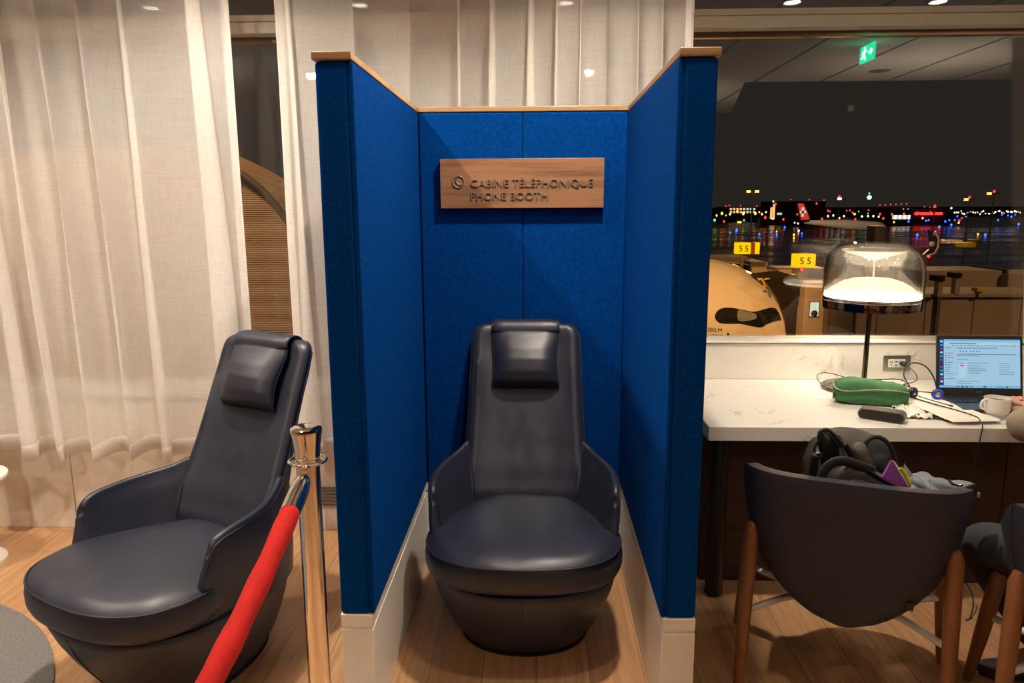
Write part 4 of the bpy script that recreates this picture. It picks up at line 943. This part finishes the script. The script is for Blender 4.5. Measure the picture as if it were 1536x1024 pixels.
def wbox(name, px0, px1, py0, py1, D, dep, m, parent, bv=0, world=True):
    a, b = at(px0, py0, y=D), at(px1, py1, y=D); c = at(px1, py0, y=D)
    return box(name, min(a.x, b.x), max(a.x, c.x), D, D + dep, b.z, a.z, m, parent, bv)
wbox('cab', 1209, 1243, 424, 540, 32, .9, 'bridge', bg_, .05)
wbox('cab_wall', 1165, 1240, 402, 420, 35.5, 1.6, 'bridged', bg_, .03)
wbox('cab_wall', 1243, 1250, 415, 540, 31.7, .5, 'bridged', bg_, .03)
wf = wbox('cab_window', 1214.5, 1230, 452, 476, 31.97, .06, 'bridged', bg_); wbox('pane', 1216, 1229, 453.5, 474, 31.94, .03, 'winlit', wf)
mesh('pane_sticker', *lathevf([(.001, 0), (.14, 0), (.14, .02), (.001, .02)], 20), 'nite', wf).matrix_local = Matrix.Translation(at(1221.5, 470, y=31.92) - Vector(wm(bg_).translation)) @ FACE
for k, (a, b) in enumerate(((1151, 1168), (1168, 1188), (1150, 1153))): wbox('cab_panel', a, b, 404, 416, 35.4, .1, 'bridge' if k else 'bridged', bg_, .02)
# the two long tunnel walls to the right
wbox('tunnel', 1286, 1620, 446, 560, 29, 2.4, 'bridge', bg_, .04); wbox('tunnel_roof', 1286, 1620, 441, 446, 28.8, 2.6, 'bridge', bg_, .03)
wbox('tunnel', 1383, 1510, 406, 448, 34, 2.6, 'bridge', bg_, .04); wbox('tunnel', 1513, 1640, 411, 450, 33.5, 2.6, 'bridge', bg_, .04)
wbox('tunnel_joint', 1510, 1513, 404, 450, 33.8, 3, 'bridged', bg_)
xx = at(1286, 446, y=29); box('shade_panel', xx.x - .08, xx.x - .01, 29.1, 31.3, xx.z - 3, xx.z - .3, 'bridged', bg_)  # dark sheet added because the floodlight brightens this tunnel side
wbox('roof_unit', 1404, 1419, 413, 422, 28.5, .5, 'nite', bg_, .03); wbox('roof_unit', 1431, 1444, 409, 417, 28.7, .5, 'nite', bg_, .03)
wbox('roof_post', 1408, 1416, 421, 445, 28.6, .3, 'bridge', bg_, .02); wbox('roof_post', 1434, 1442, 417, 444, 28.8, .3, 'bridge', bg_, .02)
wbox('roof_unit', 1466, 1477, 432, 438, 28.6, .4, 'ylw', bg_, .03); wbox('roof_post', 1469, 1474, 437, 446, 28.7, .3, 'bridge', bg_)
st_ = [at(1412, 446, y=28.8), at(1408, 530, y=28.8)]
wbox('strut', 1407, 1412, 446, 520, 28.85, .1, 'bridged', bg_)
for k in range(5): wbox('panel_seam', 1246 + k * 72, 1246.8 + k * 72, 446, 520, 28.98, .03, 'bridged', bg_)
for x in (18.5, 24, 29): box('support_column', x - .4, x + .4, 30, 30.8, AZ, -4.2, 'bridged', bg_)

# --- gate number boxes
def gate_sign(label, px0, px1, py0, py1, D, digits, side=None):
    a, b = at(px0, py0, y=D), at(px1, py1, y=D); g = thing('gate_sign', label, 'sign', ((a.x + b.x) / 2, D, b.z))
    bevel(box('light_box', a.x, b.x, D, D + .5, b.z, a.z, 'signY', g), .02, 2); h = a.z - b.z
    text('numerals', digits, h * .72, .01, 'nite', g, Matrix.Translation(((a.x + b.x) / 2, D - .02, b.z + h * .24)) @ FACE, 1.45, 'CENTER')
    if side: s0, s1 = at(side[0], py0, y=D), at(side[1], py0, y=D); box('red_panel', s0.x, s1.x, D + .02, D + .4, b.z, a.z, 'signR', g); s2 = at(side[2], py0, y=D); box('side_panel', s1.x, s2.x, D, D + .4, b.z, a.z, 'signY', g)
    box('post', (a.x + b.x) / 2 - .06, (a.x + b.x) / 2 + .06, D + .2, D + .32, b.z - 1.3, b.z, 'bridged', g)
    return g
gate_sign('lit yellow gate number box 55 on the boarding bridge roof, left of the lamp', 1193, 1223, 381, 401, 33, '55')
gate_sign('lit yellow gate number box 55 with a red panel, above the airliner nose', 1105, 1126, 364, 381, 40, '55', (1126, 1133, 1140))
# bridge hood behind the nose
hb_ = thing('second_boarding_bridge', 'brown boarding bridge with yellow-edged hood behind the airliner nose', 'boarding bridge', (12, 44, AZ))
wbox('tunnel', 1126, 1152, 393, 425, 42, 3, 'bridge', hb_, .05); wbox('tunnel', 1063, 1126, 386, 400, 44, 3, 'bridged', hb_, .05)
V = []
for i in range(21):
    u = i / 20; dz = .25 * (i % 2); p = at(1085 + 40 * u, 393 + 4 * u, y=41.6); q_ = at(1100 + 22 * u, 415, y=41.6); V += [p + Vector((0, 1.5, 0)), p + Vector((0, -dz, 0)), q_ + Vector((0, -dz, 0))]
mesh('accordion_hood', V, [(i * 3 + k, i * 3 + k + 1, i * 3 + k + 4, i * 3 + k + 3) for i in range(20) for k in range(2)], 'bellows', hb_, False, True)
tube('yellow_edge', [at(1099, 397, y=41.2), at(1105, 400, y=41.2), at(1112, 404, y=41.2)], .09, 'signY', hb_, 6)

# --- ribbed bridge wall seen through the curtain gap, far left
rb = thing('ribbed_bridge', 'tan ribbed boarding bridge wall with rounded top seen through the curtain gap', 'boarding bridge', (-4, 9, AZ))
top = cr([(-9.5, 0, 1.35), (-7.5, 0, 2.05), (-5.6, 0, 2.45), (-4.4, 0, 2.42), (-3.45, 0, 2.05), (-2.95, 0, 1.62), (-2.55, 0, .9), (-2.4, 0, -.5), (-2.35, 0, -3)], 6)
M['ribs'] = (lambda t: (lambda v: (lambda w: (t.l(v, w.inputs[0]), w.inputs.__getitem__('Scale').__setattr__('default_value', 15), t.pbr(Base_Color=t.ramp(w.outputs['Fac'], [(.2, (.26, .15, .07, 1)), (.7, (.55, .34, .17, 1))]), Roughness=.6, Normal=t.bump(w.outputs['Fac'], .5, .03)), t.m)[-1])(t.n('ShaderNodeTexWave', bands_direction='Z')))(t.coords()))(NT('ribbed_tan_cladding'))
V = []
for p in top: V += [(p.x, 8.5, p.z), (p.x, 9.9, p.z), (p.x, 9.9, AZ + 2), (p.x, 8.5, AZ + 2)]
n = len(top); Fc = []
for i in range(n - 1):
    for k in range(4): j = (k + 1) % 4; Fc.append((i * 4 + k, i * 4 + j, (i + 1) * 4 + j, (i + 1) * 4 + k))
Fc += [(0, 1, 2, 3), tuple((n - 1) * 4 + k for k in (3, 2, 1, 0))]
mesh('ribbed_wall', V, Fc, 'ribs', rb, False, True)
tube('edge_trim', [(p.x, 8.46, p.z) for p in top], .045, 'bridged', rb, 6)

# --- light masts
def mast(label, px, py_top, py_bot, D, heads, red=True, m='bridged'):
    b, t_ = at(px[1], py_bot, y=D), at(px[0], py_top, y=D); b = Vector((t_.x, D, AZ)); g = thing('light_mast', label, 'light mast', b)
    s = D / 1116; tube('pole', [b, t_], s * .9, m, g, 8); w = s * 8
    box('cross_arm', t_.x - w, t_.x + w, D - s, D + s, t_.z - s, t_.z + s * .8, m, g)
    for dx, c in heads:
        box('lamp_head', t_.x + dx * s - 2.6 * s, t_.x + dx * s + 2.6 * s, D - 2 * s, D + s, t_.z - s * 1.6, t_.z + s * 1.4, c, g)
    if red: mesh('beacon', *lathevf([(.01, 0), (s * 1.4, s), (s * 1.4, s * 3), (.01, s * 4)], 10, (t_.x, D, t_.z + s)), 'ered', g, True, True)
G_ = 'apron floodlight masts'
mast('tall floodlight mast with two orange lamps above the left gate number box', (1129, 1126), 287, 365, 150, ((-6, 'eorange'), (6, 'eorange')), False)
mast('floodlight mast with one orange lamp and red beacon, left of the right-hand mast', (1454, 1447), 299, 362, 160, ((-5, 'eorange'),))
mast('rightmost floodlight mast with orange lamp and red beacon', (1491, 1482), 290, 370, 150, ((-7, 'eorange'),))
mast('slim pale mast with red beacon beside the blue tail fin', (1402, 1401), 312, 350, 170, ())
mast('short slim mast with a green-yellow lamp above the left gate number box', (1112, 1110), 333, 362, 140, ((-3, 'eyellow'),), False)
mast('white control mast with red tip right of the dark hangar', (1259, 1258), 298, 325, 420, ((0, 'ecool'),))
# landing light of an approaching aircraft, above the horizon
def lamp(name, label, cat, px, py, D, r, m, grp, sx=1.0):
    p = at(px, py, y=D); s = D / 1116 * r
    o = mesh(name, *lathevf([(.02, -s), (s * .7 * sx, -s * .7), (s * sx, 0), (s * .7 * sx, s * .7), (.02, s)], 10), m, None, True); o.location = p; tag(o, label, cat, grp); return o
lamp('landing_light', 'bright white landing light of an approaching aircraft above the skyline', 'light', 1304, 296, 900, 3.2, 'ecool', None)
lamp('landing_light', 'small pale green light just above the bright landing light', 'light', 1304, 290, 900, 1.3, 'egreen', None)

# --- parked airliners far out
def tail_plane(name, label, D, fin, finm, body_px, stripe=None):
    g = thing(name, label, 'aircraft', at(fin[0][0], fin[0][1], y=D)); P = [at(x, y, y=D) for x, y in fin]; n = len(P); V = P + [p + Vector((0, D * .004, 0)) for p in P]
    f = mesh('tail_fin', V, [tuple(range(n)), tuple(range(n, 2 * n))[::-1]] + [(i, (i + 1) % n, n + (i + 1) % n, n + i) for i in range(n)], finm, g, False, True)
    (x0, y0, h0), (x1, y1, h1) = body_px; rings = []
    for k in range(15):
        u = k / 14; p = at(x0 + (x1 - x0) * u, y0 + (y1 - y0) * u, y=D + D * .01); r = D / 1116 * (h0 + (h1 - h0) * min(1, u * 2)) / 2 * (1 if u < .9 else math.sqrt(max(.01, 1 - ((u - .9) / .1) ** 2)))
        rings.append([(p.x, p.y + r * math.cos(a * PI / 8), p.z + r * math.sin(a * PI / 8)) for a in range(16)])
    loft('fuselage', rings, 'farplane', g, world=True); return g, f
M['farplane'] = simple('far_aircraft_paint', (.35, .27, .2, 1), .5); M['finred'] = simple('red_tail_paint', (.62, .04, .03, 1), .5, Emission_Color=(.8, .06, .04, 1), Emission_Strength=0)
M['finblue'] = simple('dark_blue_tail_paint', (.02, .03, .10, 1), .5)
g, f = tail_plane('distant_airliner', 'parked airliner with a red tail fin bearing a white cross, before the dark hangar', 240, [(1197, 305), (1205, 305), (1211, 318), (1215, 329), (1202, 330)], 'finred', ((1206, 333, 5), (1330, 341, 15)))
for a in ((1203, 1206.5, 311, 325), (1200, 1209.5, 316, 320)): wbox('white_cross', a[0], a[1], a[2], a[3], 239.6, .4, 'mug', f)
g, f = tail_plane('blue_tailed_airliner', 'parked airliner with a dark blue curved tail fin and white disc, right of lamp', 120, [(1393, 345), (1397, 346), (1401, 354), (1405, 345), (1409, 358), (1408, 370), (1403, 381), (1390, 384), (1384, 383), (1394, 374), (1396, 362)], 'finblue', ((1396, 384, 7), (1330, 388, 12)))
mesh('white_disc', *lathevf([(.01, 0), (.42, 0), (.42, .1), (.01, .1)], 24), 'mug', f).matrix_local = wm(f).inverted() @ Matrix.Translation(at(1398, 366, y=119.7)) @ FACE
tube('pale_edge', [at(x, y, y=119.6) for x, y in ((1403, 347), (1408, 358), (1407, 370), (1402, 380), (1390, 384))], .17, 'plane', f, 6)
mesh('beacon', *lathevf([(.01, -.25), (.25, 0), (.01, .25)], 10, tuple(at(1393, 384.5, y=118.5))), 'ered', g, True, True)

# --- far buildings
def building(name, label, px0, px1, py0, py1, D, m='nite', wins=None, dots=None):
    a, b = at(px0, py0, y=D), at(px1, py1, y=D); g = thing(name, label, 'building', ((a.x + b.x) / 2, D, AZ))
    box('walls', a.x, b.x, D, D + 30, AZ, a.z, m, g)
    for w in (wins or []): wbox('lit_window', *w[:4], D - .5, .4, w[4], g)
    for x, y, r, c in (dots or []):
        p = at(x, y, y=D - 1); s = D / 1116 * r; mesh('roof_light', *lathevf([(.01, -s), (s, 0), (.01, s)], 8, tuple(p)), c, g, True, True)
    return g
r_ = random.Random(5)
building('terminal_building', 'distant dark building with rows of lit windows, leftmost on the skyline', 1088, 1136, 310, 325, 600, wins=[(1095 + i * 5, 1098 + i * 5, 312 + j * 4.5, 315 + j * 4.5, r_.choice(('winlit', 'winlit', 'winwarm'))) for i in range(8) for j in range(2)], dots=[(1089, 309, 1.1, 'ered'), (1094, 308, 1.1, 'ered'), (1111, 308, 1.1, 'ered'), (1135, 309, 1.1, 'ered')])
building('hangar', 'large dark flat-roofed hangar on the skyline behind the red tail fin', 1162, 1237, 302, 332, 500, wins=[(1156, 1159, 311, 328, 'winwarm'), (1160, 1163, 306, 329, 'winwarm'), (1166, 1173, 319, 322, 'winlit')], dots=[(1163, 306, 2.2, 'ered'), (1160, 302, 1.5, 'ecool'), (1186, 299, .9, 'ered'), (1214, 299, .9, 'ered'), (1225, 305, 1.6, 'ered'), (1236, 300, .9, 'ered')])
building('domed_hangar', 'low dark hangar with a line of small red roof lights, right of the landing light', 1314, 1370, 311, 330, 650, dots=[(1320 + k * 8, 307.5 - k * .4, 1.0, 'ered') for k in range(6)] + [(1343, 315, 1.2, 'ecool'), (1355, 314, 1.2, 'ecool'), (1362, 314, 1.2, 'ecool')])
g = building('red_sign_building', 'dark building carrying a glowing red sign on the skyline', 1368, 1432, 314, 330, 480, dots=[(1402, 311, 2.2, 'ered'), (1387, 310, 1, 'ered'), (1395, 311, 1, 'ered'), (1427, 312, 1.6, 'ecool')])
p0, p1 = at(1372, 322, y=478), at(1420, 322, y=478); M['neon'] = emis('red_neon', (1, .02, .02, 1), 4)
text('red_lettering', 'aircanada.com', (p1.x - p0.x) / 6.6, .3, 'neon', g, Matrix.Translation(p0) @ FACE, 1.0, bold=.08)
building('lit_shed', 'long low building with a bright row of white windows on the skyline', 1338, 1366, 324, 332, 460, wins=[(1339 + k * 3.4, 1341.8 + k * 3.4, 322.5, 328.5, 'ewhite' if k % 2 else 'winlit') for k in range(8)])
a, b = at(1313, 339, y=60), at(1326, 372, y=60); g = thing('tall_tan_box', 'tall tan box on the apron directly behind the lamp shade', 'container', (a.x, 60, AZ)); box('walls', a.x, b.x, 60, 61.5, AZ, a.z, 'bridge', g)
# low far embankment so the lights sit on something
bnk = box('distant_tree_line', -400, 800, 900, 905, AZ, 1.0, 'nite'); tag(bnk, 'dark band of trees and ground along the whole far skyline', 'tree line')

# --- point lights on the field: every one an object of its own
def lights(name, label, grp, m, pts, cat='airfield light'):
    for px, py, r in pts:
        D = min(440, (H - AZ - .6) / max(.008, -(ray(px, py).z / ray(px, py).y))); lamp(name, label, cat, px, py, D, r, m, grp, .8)
rr = random.Random(11)
lights('taxiway_light', 'small blue taxiway edge light on the dark airfield', 'blue taxiway lights', 'eblue',
       [(1105, 345, 2.2), (1096, 349, 1.2), (1139, 351, 1.6), (1157, 348, 1.3), (1165, 352, 1.6), (1177, 340.5, 1.6), (1203, 350, 1.5), (1363, 332, 1.6), (1389, 331, 1.4), (1393, 330, 1.4), (1409, 340, 1.8), (1418, 332, 1.6), (1424, 330, 1.4), (1427, 337, 1.9), (1432, 330, 1.3), (1376, 352, 2.0), (1478, 352, 2.0), (1497, 330, 1.5), (1503, 322, 1.3), (1517, 325, 1.4), (1436, 324, 1.3), (1449, 325, 1.2), (1528, 336, 1.8), (1512, 323, 1.2), (1523, 322, 1.1)])
lights('apron_light', 'small orange apron light on the dark airfield', 'orange airfield lights', 'eorange',
       [(1083, 320, 2.2), (1095, 321, 1.8), (1115, 320, 2.4), (1106, 317, 1.8), (1133, 320, 2.2), (1143, 321, 1.8), (1165, 347, 1.3), (1191, 352, 1.8), (1191, 357, 1.6), (1259, 327, 1.6), (1282, 321, 1.8), (1341, 333, 1.5), (1438, 334, 1.6), (1467, 351, 1.5), (1384, 327, 1.6), (1075, 323, 1.6), (1089, 323, 1.2), (1139, 318, 1.4)])
lights('obstruction_light', 'small red obstruction light on the far airfield', 'red airfield lights', 'ered',
       [(1086, 332, 1.7), (1148, 326, 2.2), (1175, 329, 1.8), (1196, 321.5, 1.5), (1242, 316, 1.5), (1245, 317, 1.2), (1233, 328.5, 1.9), (1270, 316, 1.1), (1275, 315.5, 1.3), (1279, 319, 1.4), (1283, 329, 1.6), (1320, 321, 1.8), (1325, 327.5, 1.8), (1338, 321, 1.7), (1356, 320.5, 1.7), (1303, 315, 1.2), (1439, 330.5, 1.7), (1202, 402.5, 2.6) if False else (1443, 327, 1.3)])
lights('field_light', 'small white light twinkling on the far airfield skyline', 'white airfield lights', 'ewhite',
       [(1242, 324, 1.7), (1250, 323, 1.6), (1266, 324, 1.6), (1293, 324.5, 1.7), (1302, 324, 1.6), (1310, 324, 1.7), (1318, 325, 1.5), (1159, 328, 1.5), (1198, 346, 1.8), (1149, 318, 1.5), (1192, 334, 1.3), (1197, 335, 1.4)] +
       [(1432 + k * 3.1 + rr.uniform(-1, 1), 318.5 + rr.uniform(-2.4, 2.4), rr.uniform(.7, 1.4)) for k in range(33)])
lights('green_light', 'small green light on the far airfield', 'green airfield lights', 'egreen', [(1072, 330, 2.2), (1116, 330, 1.5), (1283, 333, 1.1), (1302, 320, 1.0), (1288, 317, 1.1)])
o = lamp('warning_light', 'red warning lamp under the lit gate number box left of the table lamp', 'light', 1203, 403.5, 32.8, 2.6, 'ered', None)
# service carts on the apron
for i, (px, lab) in enumerate(((1424, 'leftmost pale baggage cart of the row on the apron'), (1433, 'second pale baggage cart from the left on the apron'), (1441, 'pale baggage cart next to the yellow vehicle on the apron'))):
    a, b = at(px - 3.6, 360, y=95), at(px + 3.6, 367, y=95); cgo = thing('baggage_cart', lab, 'cart', ((a.x + b.x) / 2, 95, b.z), 0, 'baggage carts on the apron'); bevel(box('canopy', a.x, b.x, 95, 96.5, b.z + .1, a.z, 'plane', cgo), .08, 2); box('bed', a.x, b.x, 95, 96.5, b.z - .1, b.z + .09, 'nite', cgo)
a, b = at(1447, 364, y=92), at(1464, 371, y=92); v_ = thing('service_truck', 'yellow low service vehicle beside the baggage carts on the apron', 'truck', ((a.x + b.x) / 2, 92, b.z)); bevel(box('bed', a.x, b.x, 92, 94, b.z, a.z, 'ylw', v_), .06, 2); c, d = at(1465, 359, y=92), at(1471, 371, y=92); bevel(box('cabin', c.x, d.x, 92, 94, d.z, c.z, 'bridged', v_), .06, 2)

# sodium floodlights of the apron
def flood(loc, tgt, e, size, col=(1, .56, .22)):
    l = bpy.data.lights.new('apron_floodlight', 'SPOT'); l.energy = e; l.color = col; l.spot_size = math.radians(size); l.spot_blend = .5; l.shadow_soft_size = .6
    o = bpy.data.objects.new('apron_floodlight', l); COL.objects.link(o); o.location = loc; o.rotation_euler = (Vector(tgt) - Vector(loc)).to_track_quat('-Z', 'Y').to_euler()
flood((-2, 12, 11), (8.5, 36, -3.5), 30000, 26, (1, .47, .13))
flood((30, 8, 11), (21, 32, -4), 6500, 60, (1, .50, .2))
flood((-9, 5, 10), (-4, 9, 0), 5000, 60, (1, .6, .3))
flood((60, 150, 20), (50, 110, AZ), 160000, 90)
flood((24, 60, 20), (20, 120, AZ), 60000, 90)
flood((70, 205, 14), (93, 240, 3), 60000, 40, (1, .8, .6))  # extra spot added to brighten the red tail fin
# ------------------------------------------------------------ light
wd = bpy.data.worlds.new('night_sky'); SC.world = wd; wd.use_nodes = True
nt = wd.node_tree; bg = nt.nodes['Background']; bg.inputs[0].default_value = (.030, .026, .022, 1); bg.inputs[1].default_value = .58
M['downglow'] = emis('downlight_lens', (1, .86, .68, 1), 22)
M['dimlens'] = emis('dimmed_lens', (1, .86, .68, 1), 3)  # lens glow lowered so its reflection in the pane stays faint
def downlight(x, y, e, aim=None, size=65, label=None, z=3.0, blend=.6, rad=.045):
    t = thing('ceiling_downlight', label, 'ceiling light', (x, y, z), 0, 'round ceiling downlights')
    lathe('trim_ring', [(.055, 2.998 - 3), (.075, 2.992 - 3), (.078, 2.999 - 3), (.055, 3.0 - 3)], 'white', t, 32, (0, 0, 0), world=False, cap=False)
    lathe('lens', [(.001, -.002), (.055, -.002), (.055, .0), (.001, .0)], 'downglow' if y > 0 else 'dimlens', t, 32, world=False)
    l = bpy.data.lights.new('downlight_beam', 'SPOT'); l.energy = e; l.color = (1, .86, .70); l.spot_size = math.radians(size); l.spot_blend = blend; l.shadow_soft_size = rad
    o = bpy.data.objects.new('downlight_beam', l); COL.objects.link(o); o.location = (x, y, z - .012)
    if aim: o.rotation_euler = (Vector(aim) - o.location).to_track_quat('-Z', 'Y').to_euler()
    return t
L = 'recessed round ceiling downlight'
for x, y, e, aim, sz in ((-2.75, 2.45, 110, None, 130), (-1.25, 2.5, 155, None, 130), (.30, 2.45, 150, None, 130), (1.80, 2.5, 10, None, 110),
                         (-2.75, 1.8, 40, None, 110), (-1.25, 1.8, 36, None, 110), (.20, 1.78, 30, None, 110), (1.80, 1.72, 18, None, 110), (2.83, 1.68, 20, None, 110),
                         (-2.4, -.85, 110, (-2.4, 3.3, 1.0), 60), (.55, -.85, 26, (.2, 3.3, 1.2), 70)):  # the left lamp behind the camera is added as front fill
    downlight(x, y, e, aim, sz, L)
# green running-man exit sign hung from the ceiling: the window pane mirrors it
ex = thing('exit_sign', 'green lit running-man exit sign hanging from the ceiling, mirrored in the right window', 'exit sign', (2.9, .39, 3.0))
M['exitg'] = emis('exit_sign_green', (.0, .62, .28, 1), 9); M['exitw'] = emis('exit_sign_white', (.75, .95, 1, 1), 14)
box('sign_panel', 2.892, 2.908, .26, .535, 2.835, 2.975, 'exitg', ex); box('mount', 2.89, 2.91, .36, .42, 2.976, 2.999, 'white', ex)
for sx_ in (2.891, 2.909):
    m = MB(); X0, X1 = sorted((sx_, sx_ + (-.002 if sx_ < 2.9 else .002)))
    def bar(y0, z0, y1, z1, w=.008):
        d = Vector((0, y1 - y0, z1 - z0)).normalized(); nn = Vector((0, -d.z, d.y)) * w; P = [Vector((0, y0, z0)) - nn, Vector((0, y1, z1)) - nn, Vector((0, y1, z1)) + nn, Vector((0, y0, z0)) + nn]
        m.add([(X0, p.y, p.z) for p in P] + [(X1, p.y, p.z) for p in P], [(0, 1, 2, 3), (4, 7, 6, 5), (0, 4, 5, 1), (1, 5, 6, 2), (2, 6, 7, 3), (3, 7, 4, 0)])
    m.box(X0, X1, .345, .365, 2.935, 2.957); bar(.35, 2.93, .335, 2.875, .011); bar(.35, 2.92, .38, 2.90); bar(.38, 2.90, .40, 2.915, .006); bar(.345, 2.92, .315, 2.905); bar(.315, 2.905, .31, 2.88, .006)
    bar(.337, 2.88, .365, 2.85); bar(.365, 2.85, .365, 2.82, .007); bar(.333, 2.88, .31, 2.855); bar(.31, 2.855, .275, 2.85, .007)
    bar(.44, 2.89, .52, 2.89, .007); bar(.49, 2.92, .525, 2.89, .007); bar(.49, 2.86, .525, 2.89, .007); m.V = [(x, .40 + (y - .40) * .84, 2.905 + (z - 2.888) * .84) for x, y, z in m.V]; m.build('pictogram', 'exitw', ex)
cs = thing('ceiling_speaker', 'round grey perforated speaker grille set flush in the ceiling', 'ceiling speaker', (3.64, -1.05, 3.0))
lathe('grille', [(.001, -.006), (.10, -.006), (.11, -.001), (.001, -.001)], simple('speaker_mesh', (.16, .15, .13, 1), .8), cs, 40, world=False)
# unseen uplighters added to brighten the ceiling that the window mirrors
for i, (x, y, lab) in enumerate(((3.9, -.4, 'unseen uplighter added to brighten the ceiling, to the right'), (-3.6, -.2, 'unseen uplighter added to brighten the ceiling, to the left'), (1.5, -2.6, 'unseen uplighter added to brighten the ceiling, further back'))):
    t = thing('added_uplighter', lab, 'added lamp', (x, y, 0), 0, 'added ceiling uplighters')
    lathe('base', [(.001, 0), (.15, 0), (.15, .015), (.02, .03), (.001, .03)], 'darkchrome', t, 40, world=False); lathe('pole', [(.012, .03), (.012, 1.85)], 'darkchrome', t, 16, world=False)
    lathe('bowl', [(.012, 1.84), (.08, 1.87), (.13, 1.93), (.125, 1.93), (.075, 1.88), (.001, 1.86)], 'darkchrome', t, 40, world=False)
    l = bpy.data.lights.new('added_uplight_beam', 'SPOT'); l.energy = 85; l.color = (1, .82, .64); l.spot_size = math.radians(150); l.spot_blend = .8; l.shadow_soft_size = .06
    o = bpy.data.objects.new('added_uplight_beam', l); COL.objects.link(o); o.location = (x, y, 1.95); o.rotation_euler = (PI, 0, 0)
SC.view_settings.view_transform = 'Standard'; SC.view_settings.look = 'None'; SC.view_settings.gamma = 1; SC.view_settings.use_curve_mapping = False
SC.view_settings.exposure = 0.48
